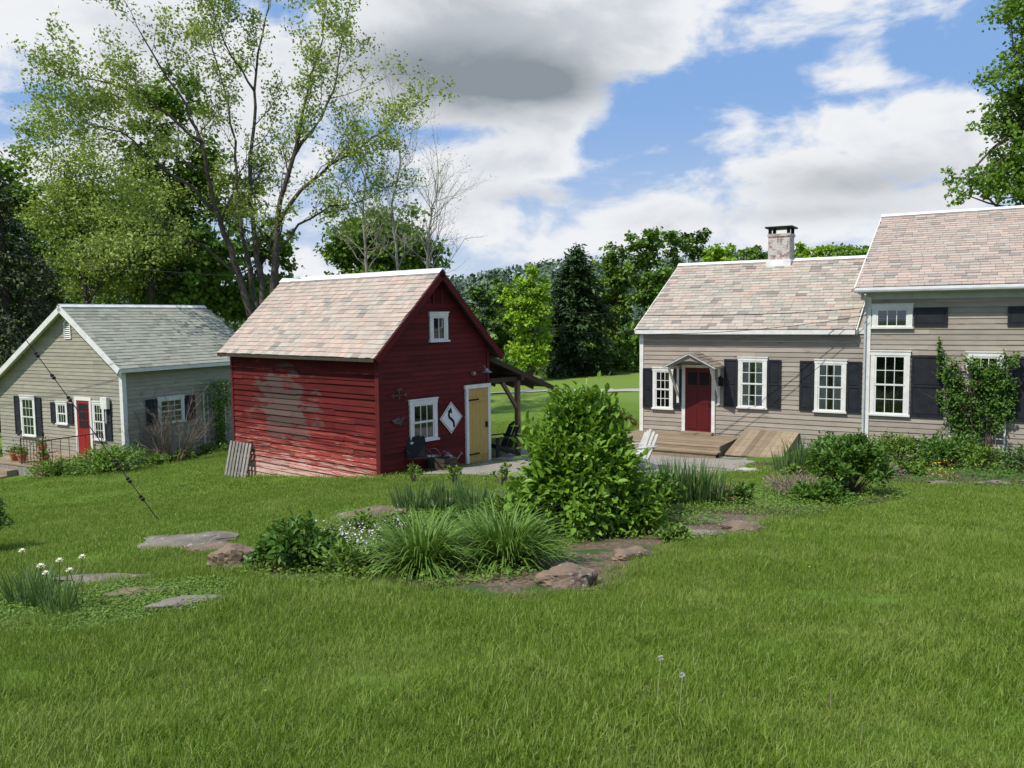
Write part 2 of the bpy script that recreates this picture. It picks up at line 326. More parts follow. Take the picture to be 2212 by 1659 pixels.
shutter(H,O0,X,F,.06,.36,-1.2,.0);window(H,O0,X,F,.38,1.02,-1.18,.02,3,2,.08);shutter(H,O0,X,F,1.04,1.3,-1.2,0)
shutter(H,O0,X,F,2.56,2.95,-1.05,.33);window(H,O0,X,F,2.97,3.78,-1.03,.38,3,2,.085,cur=True);shutter(H,O0,X,F,3.80,4.17,-1.05,.33)
shutter(H,O0,X,F,4.67,5.05,-1.05,.32);window(H,O0,X,F,5.07,5.88,-1.04,.34,3,2,.085,cur=True);shutter(H,O0,X,F,5.90,6.26,-1.05,.32)
window(H,O0,X,F,6.48,7.42,-1.05,.6,3,2,.1);shutter(H,O0,X,F,7.45,8.2,-1.08,.5)
window(H,O0,X,F,8.7,9.5,-1.05,.6,3,2,.1);shutter(H,O0,X,F,9.53,10.25,-1.08,.5)
window(H,O0,X,F,6.48,7.45,1.24,1.82,3,1,.11,'fix');shutter(H,O0,X,F,7.48,8.25,1.26,1.74)
window(H,O0,X,F,10.35,11.3,1.24,1.82,3,1,.11,'fix');shutter(H,O0,X,F,9.55,10.3,1.26,1.74)
dr=MB();dr.box(1.40,2.20,-.045,-.025,-1.9,.06)
for (a,b) in ((1.48,1.76),(1.84,2.12)):
    dr.box(a,b,-.058,-.045,-1.75,-1.15);dr.box(a,b,-.058,-.045,-1.0,-.55)
door=dr.obj('door',reddoor,H);door['zb']=-2.15
dg=MB()
for (a,b) in ((1.48,1.76),(1.84,2.12)): dg.box(a,b,-.05,-.0455,-.45,-.08)
dg.obj('glass',dark_in,door)
kn=MB();kn.tube([(2.14,-.05,-1.0),(2.14,-.1,-1.0),(2.14,-.12,-1.0)],[.015,.03,.012],8);kn.obj('handle',iron,door)
df=MB();df.box(1.30,1.40,-.065,0,-1.9,.06);df.box(2.20,2.30,-.065,0,-1.9,.06);df.box(1.30,2.30,-.067,0,.06,.14);df.obj('door_frame',white,H)
boxes('door_sill',wood_new,H,[(1.32,2.28,-.3,0,-1.905,-1.83)])
po=sub(H,'portico',-2.15);pr=MB();pc=1.8
for s_ in (-1,1):
    e=V(pc+s_*.78,-.95,.12);rdg=V(pc,-.95,.52);d=rdg-e;Hh=np.linalg.norm(d);S=d/Hh;Nn=nrm(np.cross(Y,S));Nn=Nn if Nn[2]>0 else -Nn
    pr.cm=0;slates(pr,e,Y,S,Nn,.95,Hh,.2,.15);pr.cm=1;pr.ob(e-Nn*.035,Y*.95,S*Hh,Nn*.031)
pr.obj('portico_roof',[slate_tan,gw],po)
pb=MB()
arc=[(pc-.64+1.28*i/10,.10+.20*math.sin(math.pi*i/10)) for i in range(11)]
for i in range(10):
    (a,b),(c,d)=arc[i],arc[i+1];ta=.14+.42*(1-abs(a-pc)/.72);tb_=.14+.42*(1-abs(c-pc)/.72);pb.poly([(a,-.88,b),(c,-.88,d),(c,-.88,min(tb_,.50)-.06),(a,-.88,min(ta,.5)-.06)])
pb.obj('pediment',M('tan_grey_board',(.30,.27,.22),(.24,.21,.17)),po)
for s_ in (1.14,2.38):
    pb=MB();pb.box(s_,s_+.07,-.82,0,.05,.11);pb.beam((s_+.035,-.80,.04),(s_+.035,-.06,-.75),.055,.06);pb.box(s_+.0,s_+.07,-.07,-.026,-1.0,.04);pb.obj('bracket',white,po)
ln=MB();ln.box(2.42,2.54,-.16,-.06,-.45,-.22);ln.tube([(2.48,-.03,-.2),(2.48,-.11,-.16),(2.48,-.11,-.2)],.012,5);ln.poly([(2.4,-.18,-.22),(2.56,-.18,-.22),(2.48,-.11,-.14)]);ln.obj('wall_lantern',iron,H)
D=root('wooden_deck','low wooden deck with one step at the farmhouse door','deck',(3.97,25.2,-2.2),-31,zb=-2.2)
dk=MB();y_=-2.05
while y_<-.08:
    dk.box(-.15,3.05,y_,y_+.13,-1.945,-1.91,random.random());y_+=.138
dk.obj('deck_boards',wood_new,D)
dj=MB();dj.box(-.15,3.05,-2.04,-2.00,-2.15,-1.95);dj.box(-.13,-.09,-2.0,-.06,-2.4,-1.95);dj.box(2.99,3.03,-2.0,-.06,-2.4,-1.95);dj.obj('deck_frame',wood_new,D)
ds=MB();ds.box(.3,3.1,-2.42,-2.26,-2.07,-2.035,.3);ds.box(.3,3.1,-2.255,-2.06,-2.07,-2.035,.7);ds.box(.35,3.05,-2.38,-2.36,-2.4,-2.072,.4);ds.obj('step',wood_new,D)
Hc=root('cellar_hatch','sloping wooden plank cellar hatch beside the deck','hatch',(3.97,25.2,-2.2),-31,zb=-2.2)
hm=MB();q=3.2
while q<4.7:
    hm.ob((q,-.06,-1.70),(.145,0,0),(0,-2.0,-.42),(0,.006,.03),random.random());q+=.15
hm.obj('hatch_door',wood_new,Hc)
hs=MB()
for xx in (3.22,4.66): hs.poly([(xx,-.06,-2.4),(xx,-2.02,-2.4),(xx,-2.02,-2.14),(xx,-.06,-1.72)])
hs.poly([(3.22,-2.02,-2.4),(4.66,-2.02,-2.4),(4.66,-2.02,-2.14),(3.22,-2.02,-2.14)]);hs.obj('hatch_side',wood_grey,Hc)
# ================================================================ BARN
B=house_root('red_barn','small red clapboard barn with pinkish slate roof and yellow door',-3.03,18.7,-2.0,50,'barn')
bm=MB();prism(bm,.0,6.06,.0,3.75,-3.1,.86,1.875,2.63,'y')
gs=lambda z:(max(0,(z-.84)/.955),3.75-max(0,(z-.84)/.955))
clap(bm,(0,0,0),X,F,-2.15,2.6,gs,.125,.006);bm.cm=1
clap(bm,(0,0,0),Y,-X,-2.75,.9,lambda z:(0,6.06),.145,.022,.034)
bm.cm=0;clap(bm,(3.75,0,0),Y,X,-2.4,.9,lambda z:(0,6.06),.13);clap(bm,(0,6.06,0),X,Y,-2.9,2.6,gs,.13)
bm.obj('wall',[red_g,red_l],B)
boxes('corner_board',red_g,B,[(-.045,.1,-.045,.09,-2.2,.84),(3.66,3.75,-.045,0,-2.2,.84),(-.045,0,5.97,6.06,-2.8,.86)])
gable_roof(B,Y,X,-.22,6.25,-.30,.71,1.875,2.74,4.1,.62,slate_pink,wood_dark,wood_dark,.24,.15,rakemat=red_g,fh=.07)
fst=M('fieldstone',(.3,.28,.25),(.2,.19,.17),vs=4,bump=.6,bs=8)
boxes('foundation',fst,B,[(-.03,3.78,-.03,.3,-2.6,-2.13),(-.04,.2,-.03,6.1,-3.4,-2.72)])
window(B,O0,X,F,.90,1.80,-1.32,-.35,3,1,.1,'hung');window(B,O0,X,F,1.61,2.22,1.06,1.72,2,1,.085,'fix')
vt=MB();vt.box(1.72,1.76,-.06,0,1.95,2.3);vt.box(2.0,2.04,-.06,0,1.95,2.3)
for i in range(6): vt.ob((1.76,-.055,1.97+i*.055),(.24,0,0),(0,.03,.03),(0,.004,-.004))
vt.obj('gable_vent',red_g,B)
bd=MB()
for i in range(5): bd.box(2.92+i*.146,2.92+i*.146+.142,-.05,-.026,-2.15,-.22,random.random())
bd.box(2.93,3.64,-.07,-.05,-.55,-.45);bd.box(2.93,3.64,-.07,-.05,-1.95,-1.85)
bdo=bd.obj('door',yellow,B);bdo['zb']=-2.0
for b_ in [(2.90,3.3,-.078,-.0705,-.52,-.48),(2.9,3.3,-.078,-.0705,-1.92,-1.88)]: boxes('hinge',iron,bdo,[b_])
boxes('handle',iron,bdo,[(3.56,3.6,-.1,-.05,-1.25,-1.1)])
bf=MB();bf.box(2.82,2.915,-.075,0,-2.15,-.21);bf.box(3.655,3.745,-.075,0,-2.15,-.21);bf.box(2.80,3.76,-.08,0,-.21,-.11);bf.obj('door_frame',white,B)
bl=MB();bl.tube([(3.35,-.02,.3),(3.35,-.22,.36),(3.35,-.3,.26)],.012,6);bl.tube([(3.35,-.3,.3),(3.35,-.3,.26),(3.35,-.3,.2)],[.03,.06,.15],12,cap=False);bl.tube([(3.1,-.04,.18),(3.1,-.12,.18)],[.06,.05],10);bl.obj('barn_lamp',galv,B)
lt=sub(B,'lean_to',-2.0)
S_=nrm(V(-3.0,0,1.08));LN=nrm(V(1.08,0,3.0));LL=3.17
lr=MB();slates(lr,V(6.75,.1,-.42),Y,S_,LN,5.4,LL,.25,.17);lr.cm=1;lr.ob(V(6.75,.1,-.42)-LN*.03,Y*5.4,S_*LL,LN*.026)
lr.obj('lean_to_roof',[slate_dark,wood_dark],lt)
for i in range(8): lb=MB();yy=.12+i*.75;lb.beam((6.72,yy,-.49),(3.8,yy,.56),.05,.09);lb.obj('rafter',wood_dark,lt)
lb=MB();lb.beam((5.3,.1,-.08),(5.3,5.5,-.08),.12,.14);lb.obj('beam',wood_dark,lt)
lb=MB();lb.beam((3.8,.3,-.10),(5.35,.3,-.10),.10,.12);lb.obj('beam',wood_dark,lt)
pw=M('post_wood',(.22,.15,.095),(.15,.10,.065),stretch=(9,9,1),bump=.3)
for yy in (.3,2.8,5.2): boxes('post',pw,lt,[(5.24,5.36,yy-.06,yy+.06,-2.6,-.16)])
lp=MB();lp.beam((5.25,.3,-.9),(4.65,.3,-.17),.08,.10);lp.obj('knee_brace',pw,lt)
lp=MB();lp.beam((5.3,.35,-.85),(5.3,.95,-.17),.08,.08);lp.obj('knee_brace',pw,lt)
# ================================================================ COTTAGE
Lh=house_root('grey_cottage','grey clapboard cottage with green slate roof and red door',-13.25,28,-3.5,-28.4)
lm=MB();a=[(-7.2,-4.2),(0,-4.2),(0,.16),(-2.75,2.05),(-7.2,-.62)]
lm.poly([(q[0],0,q[1]) for q in a]);lm.poly([(q[0],6.3,q[1]) for q in a][::-1])
for i in range(5): p,q=a[i],a[(i+1)%5];lm.poly([(p[0],0,p[1]),(p[0],6.3,p[1]),(q[0],6.3,q[1]),(q[0],0,q[1])])
def sp(z):
    r=0 if z<.16 else -(z-.16)/.687
    l=-7.2 if z<-.62 else -7.2+(z+.62)/.6
    return (min(l,-2.76),max(r,-2.74))
clap(lm,(0,0,0),X,F,-3.4,2.0,sp,.135,.006);clap(lm,(0,0,0),Y,X,-3.5,.16,lambda z:(0,6.3),.135,.006)
lm.obj('wall',siding_l,Lh)
lc=MB();lc.box(-.11,0,-.05,0,-3.5,.1);lc.box(0.,.05,-.05,.11,-3.5,.1);lc.obj('corner_board',white,Lh)
gable_roof(Lh,Y,X,-.3,6.0,.32,.0,-2.75,2.17,-7.6,-.78,slate_green,white,white,.28,.18,rake=.2)
window(Lh,O0,X,F,-5.82,-4.93,-2.6,-1.13,3,2,.1);shutter(Lh,O0,X,F,-6.2,-5.85,-2.6,-1.15,'louvre');shutter(Lh,O0,X,F,-4.9,-4.55,-2.6,-1.15,'louvre')
window(Lh,O0,X,F,-3.66,-3.02,-2.05,-1.27,3,1,.08);shutter(Lh,O0,X,F,-3.98,-3.69,-2.05,-1.3,'louvre');shutter(Lh,O0,X,F,-2.99,-2.7,-2.05,-1.3,'louvre')
ld=MB();ld.box(-2.47,-1.77,-.045,-.026,-3.1,-1.17);ldo=ld.obj('door',reddoor2,Lh);ldo['zb']=-3.5
lg=MB()
for i in range(3):
    for j in range(3): lg.box(-2.37+i*.18,-2.37+i*.18+.15,-.055,-.0455,-2.15+j*.3,-1.88+j*.3)
lg.obj('glass',dark_in,ldo)
lf=MB();lf.box(-2.58,-2.47,-.06,0,-3.1,-1.17);lf.box(-1.77,-1.66,-.06,0,-3.1,-1.17);lf.box(-2.58,-1.66,-.065,0,-1.17,-1.05);lf.obj('door_frame',white,Lh)
window(Lh,O0,X,F,-1.6,-.97,-2.5,-1.19,3,2,.08);shutter(Lh,O0,X,F,-.94,-.6,-2.5,-1.2,'louvre')
eb=MB();eb.box(-.95,-.62,-.2,-.07,-1.4,-1.0);eb.tube([(-.78,-.12,-1.4),(-.78,-.12,-1.9)],.02,6);eb.obj('electric_meter_box',white,Lh)
lv=MB();lv.box(-2.96,-2.92,-.06,0,1.0,1.5);lv.box(-2.63,-2.59,-.06,0,1.0,1.5);lv.beam((-2.98,-.03,1.5),(-2.775,-.03,1.7),.05,.06,up=Y);lv.beam((-2.57,-.03,1.5),(-2.775,-.03,1.7),.05,.06,up=Y)
for i in range(8): lv.ob((-2.92,-.055,1.0+i*.07),(.29,0,0),(0,.03,.035),(0,.004,-.004))
lv.obj('gable_vent',white,Lh)
window(Lh,O0,Y,X,1.34,2.47,-2.05,-1.13,3,2,.1);shutter(Lh,O0,Y,X,.85,1.3,-2.05,-1.15,'louvre');shutter(Lh,O0,Y,X,2.5,2.95,-2.05,-1.15,'louvre')
boxes('rear_wing',siding_l,Lh,[(-2.5,.2,6.3,9.5,-4.3,-.2)])
er=MB();er.ob((.45,6.3,-.25),(0,3.4,0),(-2,0,1.1),(.03,0,.06));er.obj('rear_wing_roof',slate_green,Lh)
# ================================================================ GROUND
xs=np.unique(np.concatenate([np.linspace(-900,-60,22),np.arange(-60,-26,2),np.arange(-26,22,.4),np.arange(22,60,2),np.linspace(60,900,22)]))
ys=np.unique(np.concatenate([np.linspace(-300,-20,10),np.arange(-20,0,1),np.arange(0,34,.4),np.arange(34,80,1.5),np.linspace(80,1500,26)]))
gx,gy=np.meshgrid(xs,ys);gv=np.c_[gx.ravel(),gy.ravel(),gz(gx.ravel(),gy.ravel())]
nx=len(xs);ii,jj=np.meshgrid(np.arange(nx-1),np.arange(len(ys)-1));b0=(jj*nx+ii).ravel()
m,nt=newmat('lawn_ground');o=N(nt,'ShaderNodeOutputMaterial');p=N(nt,'ShaderNodeBsdfPrincipled');p.inputs['Roughness'].default_value=.9;p.inputs['Specular IOR Level'].default_value=.1
po_=N(nt,'ShaderNodeNewGeometry').outputs['Position']
n1=noise(nt,po_,.35,4,.6);n2=noise(nt,po_,25,3,.7);n3=noise(nt,po_,2.2,3,.6)
col=mixc(nt,smooth(nt,n1,.35,.65),(.095,.17,.02),(.13,.215,.03));col=mixc(nt,smooth(nt,n3,.5,.75),col,(.15,.20,.045));col=mixc(nt,mathn(nt,'MULTIPLY',smooth(nt,n2,.45,.7),.5),col,(.055,.09,.015))
sxp=N(nt,'ShaderNodeSeparateXYZ');lk(nt,po_,sxp.inputs[0]);far=mathn(nt,'MULTIPLY',smooth(nt,sxp.outputs[1],36,44),.75);col=mixc(nt,far,col,(.17,.25,.05))
lk(nt,col,p.inputs[0]);bp=N(nt,'ShaderNodeBump');bp.inputs['Strength'].default_value=.7;bp.inputs['Distance'].default_value=.05;lk(nt,n2,bp.inputs['Height']);lk(nt,bp.outputs[0],p.inputs['Normal']);lk(nt,p.outputs[0],o.inputs[0])
addobj('ground',npmesh('ground',gv,np.c_[b0,b0+1,b0+nx+1,b0+nx],[m],smooth_=True),kind='structure')
def inpoly(x,y,P,wob=.0):
    x=np.asarray(x,float);y=np.asarray(y,float)
    x=x+wob*(np.sin(y*3.1+1)+.6*np.sin(y*7.3+x*2));y=y+wob*(np.sin(x*3.7+2)+.6*np.sin(x*8.1+y*3))
    ins=np.zeros(x.shape,bool);n=len(P)
    for i in range(n):
        x1,y1=P[i];x2,y2=P[(i+1)%n]
        c=((y1>y)!=(y2>y))&(x<(x2-x1)*(y-y1)/(y2-y1+1e-12)+x1);ins^=c
    return ins
def sheet(name,P,dz,mat,step=.08,wob=.08,kind='structure'):
    P=np.array(P);x0,y0=P.min(0)-.5;x1,y1=P.max(0)+.5
    ax=np.arange(x0,x1,step);ay=np.arange(y0,y1,step);cx,cy=np.meshgrid(ax,ay);k=len(ax)
    ins=inpoly(cx[:-1,:-1]+step/2,cy[:-1,:-1]+step/2,P,wob)
    jj,ii=np.nonzero(ins);b=jj*k+ii;f=np.c_[b,b+1,b+k+1,b+k];u,inv=np.unique(f,return_inverse=True)
    vx=cx.ravel()[u];vy=cy.ravel()[u]
    return addobj(name,npmesh(name,np.c_[vx,vy,gz(vx,vy)+dz],inv.reshape(f.shape),[mat],smooth_=True),kind=kind)
BED=[(-2.9,8.6),(-2.75,7.7),(-2.3,7.1),(-1.26,7.0),(-.41,6.65),(.18,6.55),(.69,6.75),(1.43,8.05),(1.97,8.85),(2.97,9.8),(3.61,11.1),(4.9,12.0),(6.2,12.9),(6.6,14),(5.2,15.2),(3.5,15.5),(2.2,15.6),(0,15.0),(-1.6,13.8),(-2.6,12.6),(-2.5,10.6),(-2.7,9.4)]
BED2=[(6.0,20.3),(6.2,18.2),(6.6,16.6),(7.7,15.3),(9.3,14.6),(14,13),(19,13),(15,19.0),(9.6,21.6)]
BED3=[(-5.6,7.9),(-5.2,6.7),(-4.2,6.1),(-3.0,6.0),(-2.3,6.4),(-2.6,7.2),(-3.2,7.6),(-4.2,7.9)]
PAT=[(-2.2,18.9),(-.9,17.9),(.3,17.2),(2.6,17.0),(4.3,17.3),(5.0,18.9),(6.2,20.6),(4.5,24.7),(1.6,27),(.4,25),(-.4,22),(-1.1,20.5)]
mulch=M('bark_mulch',(.19,.135,.09),(.10,.07,.047),vs=18,bump=.9,bs=60,world=True,layers=[((.34,.27,.20),(30,30,30),.55,.66,2,0),((.05,.09,.02),(2,2,2),.5,.6,2,0)])
gravel=M('patio_gravel',(.36,.33,.28),(.24,.22,.19),vs=30,bump=.8,bs=60,world=True,layers=[((.13,.15,.06),(1.5,1.5,1.5),.52,.62,2,0)])
sheet('garden_bed',BED,.012,mulch);sheet('garden_bed_border',BED2,.012,mulch)
sheet('gravel_patio',PAT,.012,gravel)
roadm=M('gravel_road',(.42,.40,.36),(.34,.32,.29),vs=6,bump=.3,world=True)
sheet('road',[(-40,50.6),(-10,49.9),(0,47.6),(8,46.2),(45,44),(45,46),(8,48.4),(0,49.8),(-10,52.2),(-40,53)],.04,roadm,.5,.0)
# ================================================================ FOLIAGE HELPERS
def rdir(n): return nrm(rng.normal(size=(n,3)))
def quads(name,P,A_,Nn,L,Wd,mat,parent=None,tint=None,fold=False,**kw):
    n=len(P);S_=nrm(np.cross(A_,Nn));L=np.broadcast_to(np.asarray(L,float),(n,))[:,None];Wd=np.broadcast_to(np.asarray(Wd,float),(n,))[:,None]
    if tint is None: tint=rng.random(n)
    if not fold:
        v=np.stack([P,P+A_*L*.45+S_*Wd/2,P+A_*L,P+A_*L*.5-S_*Wd/2],1).reshape(-1,3);f=np.arange(4*n).reshape(n,4);t=tint
    else:
        up=Nn*Wd*.22
        v=np.stack([P,P+A_*L*.3+S_*Wd*.46+up,P+A_*L*.68+S_*Wd*.40+up,P+A_*L-Nn*L*.08,P+A_*L*.68-S_*Wd*.40+up,P+A_*L*.3-S_*Wd*.46+up],1).reshape(-1,3)
        b=np.arange(n)[:,None]*6;f=np.concatenate([b+np.array([[0,1,2,3]]),b+np.array([[0,3,4,5]])],0);t=np.r_[tint,tint]
    me=npmesh(name,v,f,[mat],t);return addobj(name,me,parent,**kw)
def blades(name,P,D,L,wd,droop,mat,parent=None,seg=5,tint=None,tipw=.12,**kw):
    n=len(P);L=np.broadcast_to(np.asarray(L,float),(n,));droop=np.broadcast_to(np.asarray(droop,float),(n,))
    S_=nrm(np.cross(D,Z+rng.normal(size=(n,3))*.15));h=nrm(D*V(1,1,0)+1e-6);p=P.copy();d=D.copy();vs=[]
    for i in range(seg+1):
        f=i/seg;w=wd*(.55+.9*f if f<.4 else .91*(1-f)/.6+tipw*f);vs+= [p-S_*w/2,p+S_*w/2]
        p=p+d*(L/seg)[:,None];d=nrm(d+(h*.35-Z*1.0)*(droop*(f+.15)*1.2)[:,None])
    v=np.stack(vs,1).reshape(-1,3);k=2*(seg+1);b=np.arange(n)[:,None]*k
    f=np.concatenate([b+np.array([[2*i,2*i+1,2*i+3,2*i+2]]) for i in range(seg)],0)
    t=np.tile(rng.random(n) if tint is None else tint,seg)
    return npmesh(name,v,f,[mat],t) if parent=='mesh' else addobj(name,npmesh(name,v,f,[mat],t),parent,**kw)
bark=M('tree_bark',(.10,.08,.062),(.05,.04,.033),vs=3,stretch=(4,4,1),bump=.5,bs=12)
bark_light=M('pale_bark',(.33,.30,.26),(.20,.18,.155),vs=3,stretch=(3,3,1),bump=.3,bs=12)
L_dark=leafmat('maple_leaf_dark',(.045,.095,.015),(.095,.185,.027),0)
L_maple=leafmat('maple_leaf_fresh',(.06,.13,.014),(.14,.25,.03),.15)
L_mid=leafmat('leaf_green',(.07,.145,.016),(.15,.265,.03),.2)
L_fresh=leafmat('leaf_fresh_green',(.09,.18,.018),(.19,.32,.04),.3)
L_lime=leafmat('leaf_lime',(.19,.33,.015),(.31,.48,.03),.3)
L_yel=leafmat('leaf_spring_yellow_green',(.20,.28,.04),(.36,.44,.10),.28)
L_con=leafmat('conifer_needle',(.025,.055,.018),(.055,.10,.028),0)
L_hem=leafmat('hemlock_needle',(.04,.06,.025),(.085,.11,.045),0)
def lobes_tree(name,label,x,y,lobes,nleaf,size,mat,trunk_r=.25,nclump=None,barkm=None,group=None,spread=.17,cat='tree'):
    z0=g(x,y)-.1;rt=root(name,label,cat,(x,y,z0),group=group,zb=0)
    vol=np.array([l[3]*l[4]*l[5] for l in lobes])**.67;nclump=nclump or int(nleaf/90)
    idx=rng.choice(len(lobes),nclump,p=vol/vol.sum());Lb=np.array(lobes,float)[idx]
    d=rdir(nclump);r=rng.random(nclump)**.45*rng.uniform(.85,1.12,nclump)
    Cc=Lb[:,:3]+d*r[:,None]*Lb[:,3:]; Cc[:,2]-=z0
    rad=(Lb[:,3:].min(1))*rng.uniform(.7,1.35,nclump)*spread*1.6
    k=rng.choice(nclump,nleaf,p=rad**1.5/(rad**1.5).sum())
    off=rng.normal(size=(nleaf,3))*V(1,1,.6)*rad[k][:,None]*.6
    P=Cc[k]+off
    out=nrm(P-np.array([Lb[:,0].mean(),Lb[:,1].mean(),Lb[:,2].mean()-z0-1]));Nn=nrm(rdir(nleaf)*.9+Z*.5+out*.5);A_=nrm(np.cross(Nn,rdir(nleaf)))
    ct=rng.random(nclump);tint=np.clip(ct[k]*.55+rng.random(nleaf)*.45,0,1);s=size*rng.uniform(.6,1.3,nleaf)
    quads('crown',P,A_,Nn,s,s*.8,mat,rt,tint)
    tb=MB();top=max(l[2] for l in lobes)-z0;zc=np.mean([l[2] for l in lobes])-z0;cx=np.mean([l[0] for l in lobes]);cy=np.mean([l[1] for l in lobes])
    fork=max(.6,min(zc*.5,zc-1));pts=[V(0,0,0),V(cx*.15,cy*.15,fork*.5),V(cx*.35,cy*.35,fork),V(cx*.8,cy*.8,(fork+top)/2),V(cx,cy,top*.88)]
    tb.tube(pts,[trunk_r*1.25,trunk_r,trunk_r*.85,trunk_r*.45,trunk_r*.12],8)
    for c in Cc[rng.choice(nclump,min(nclump,34),replace=False)]:
        f=random.uniform(.0,.75);s0=pts[2]*(1-f)+pts[3]*f if f<.5 else pts[3]*(1.5-f)+pts[4]*(f-.5);md=(s0+c)/2+V(random.uniform(-.3,.3),random.uniform(-.3,.3),random.uniform(-.1,.5))
        rr=trunk_r*random.uniform(.12,.25);tb.tube([s0,md,c],[rr,rr*.6,rr*.2],5,cap=False)
    tb.obj('trunk',barkm or bark,rt,zfix=False,smooth_=True)
    return rt
def grow(mb,LP,p,d,L,r,lvl,mx,kids,wand=.22,trop=.05,ang=(.5,1.0),lr=(.35,.55)):
    n=4 if lvl<mx else 3;pts=[p];q=p;dd=d
    for i in range(n):
        dd=nrm(dd+rng.normal(size=3)*wand+Z*trop);q=q+dd*L/n;pts.append(q)
    mb.tube(pts,[r*(1-.7*i/n) for i in range(n+1)],5 if lvl<2 else 3,cap=False)
    if lvl>=mx: LP.extend(pts[1:]);return
    k=kids[lvl]
    for i in range(k):
        f=.2+.8*(i+random.random()*.6)/k;f=min(f,.99);j=int(f*n);a=pts[j]+(pts[min(j+1,n)]-pts[j])*(f*n-j)
        ax=nrm(rng.normal(size=3));an=random.uniform(*ang);e=nrm(pts[min(j+1,n)]-pts[j]);nd=nrm(e*math.cos(an)+nrm(np.cross(e,ax))*math.sin(an))
        grow(mb,LP,a,nd,L*random.uniform(*lr)*(1.15-.4*f),r*.42,lvl+1,mx,kids,wand,trop,ang,lr)
def skeleton_tree(name,label,x,y,paths,barkm,leafm,leafsize,perpt,kids,L1,rr,trop=.06,spread=.16,pathn=10):
    z0=g(x,y)-.2;rt=root(name,label,'tree',(x,y,z0),zb=0);mb=MB();LP=[]
    for (pts,r0,r1) in paths:
        pts=[V(a-x,b-y,c-z0) for (a,b,c) in pts];n=len(pts)
        fine=[]
        for i in range(n-1):
            for s in range(3): f=s/3;fine.append(pts[i]*(1-f)+pts[i+1]*f+(rng.normal(size=3)*.05 if s else 0))
        fine.append(pts[-1]);m_=len(fine);rad=[r0+(r1-r0)*(i/(m_-1))**.65 for i in range(m_)]
        mb.tube(fine,rad,8)
        st=int(m_*.32)
        for i in range(pathn):
            f=st+(m_-1-st)*(i+random.random())/pathn;j=min(int(f),m_-2);a=fine[j]*(1-f+j)+fine[j+1]*(f-j);e=nrm(fine[j+1]-fine[j]);an=random.uniform(.45,.95);ax=rdir(1)[0]
            nd=nrm(e*math.cos(an)+nrm(np.cross(e,ax))*math.sin(an));Lx=L1*random.uniform(.6,1.2)*(1.1-.5*(f/m_))
            grow(mb,LP,a,nd,Lx,min(.05,max(.012,rad[j]*rr)),0,2,kids,.2,trop,(.4,.95),(.38,.6))
        e=nrm(fine[-1]-fine[-2]);grow(mb,LP,fine[-1],e,L1*.7,r1*.8,0,2,kids,.15,trop,(.35,.8),(.38,.6))
    mb.obj('trunk',barkm,rt,zfix=False,smooth_=True)
    LP=np.array(LP);keep=rng.random(len(LP))<min(1,perpt);k=max(1,int(perpt));P=np.repeat(LP[keep],k,0);n=len(P);P=P+rng.normal(size=(n,3))*spread
    Nn=nrm(rdir(n)+Z*.5);s=leafsize*rng.uniform(.6,1.4,n)
    quads('crown',P,nrm(np.cross(Nn,rdir(n))),Nn,s,s*.6,leafm,rt,np.clip(rng.random(n)*.6+.2+.2*np.sin(P[:,0]*1.3+P[:,2]),0,1))
    return rt
# ================================================================ BIG TREES
def pth(y,pix,dys=None):
    o=[]
    for i,(u,v) in enumerate(pix):
        yy=y+(dys[i] if dys else 0);b=(829.5-v)/1784;cy=math.cos(.0808)+b*math.sin(.0808);o.append(((u-1106)/1784*yy/cy,yy,1.6+yy*(b*math.cos(.0808)-math.sin(.0808))/cy))
    return o
yb=34
paths=[(pth(yb,[(578,830),(588,700),(598,560),(603,470),(640,330),(670,200),(705,80)],[0,0,0,0,-.3,-.6,-.8]),.27,.025),
(pth(yb,[(572,800),(570,660),(558,560),(545,430),(550,300),(556,190),(575,70),(590,-20)],[0,.1,.3,.6,.8,1,1.2,1.4]),.19,.02),
(pth(yb,[(565,820),(548,690),(520,590),(487,500),(460,400),(440,300),(410,220),(350,130),(305,50)],[0,0,0,-.2,-.5,-.8,-1,-1.2,-1.4]),.21,.02),
(pth(yb,[(566,800),(556,680),(545,600),(526,500),(515,400),(515,300),(492,190),(455,60)],[.2,.3,.6,1,1.4,1.8,2,2.4]),.17,.02),
(pth(yb,[(604,480),(655,405),(720,350),(785,315),(850,265)],[0,-.3,-.6,-.8,-1]),.11,.02),
(pth(yb,[(640,330),(700,250),(735,160),(750,60)],[-.3,.1,.5,.8]),.09,.02),
(pth(yb,[(470,450),(410,390),(345,345),(265,275),(200,260)],[-.3,-.8,-1.3,-1.6,-2]),.09,.02),
(pth(yb,[(600,540),(648,480),(718,440),(790,430)],[0,.3,.6,.9]),.075,.02),
(pth(yb,[(520,590),(440,520),(380,505),(300,500)],[0,-.3,-.6,-.9]),.07,.02),
(pth(yb,[(440,300),(370,240),(270,180),(190,160)],[-.8,-1.4,-2,-2.4]),.075,.02),
(pth(yb,[(556,190),(510,120),(470,20)],[1,.6,.2]),.06,.02)]
skeleton_tree('locust_tree','tall multi-trunked tree with sparse yellow-green spring leaves',-10.2,34,paths,bark,L_yel,.13,3,(6,5),2.9,.35,.06,.15,10)
for (lab,pix,yy) in (('slender pale tree with nearly bare spring twigs',[(795,640),(793,560),(788,450),(800,360),(790,290)],42.),('taller pale tree with nearly bare spring twigs',[(862,640),(860,560),(850,440),(870,350),(862,280)],43.),('pale leaning tree with fine bare twigs',[(930,640),(925,560),(935,470),(950,400)],44.)):
    P_=pth(yy,pix);skeleton_tree('birch_tree',lab,P_[0][0],yy,[([(P_[0][0],yy,-3.5)]+P_,.13,.03)],bark_light,L_yel,.075,.45,(5,4),3.8,.4,.12,.15,26)
def tr_px(u,y): return (u-1106)/1784*y
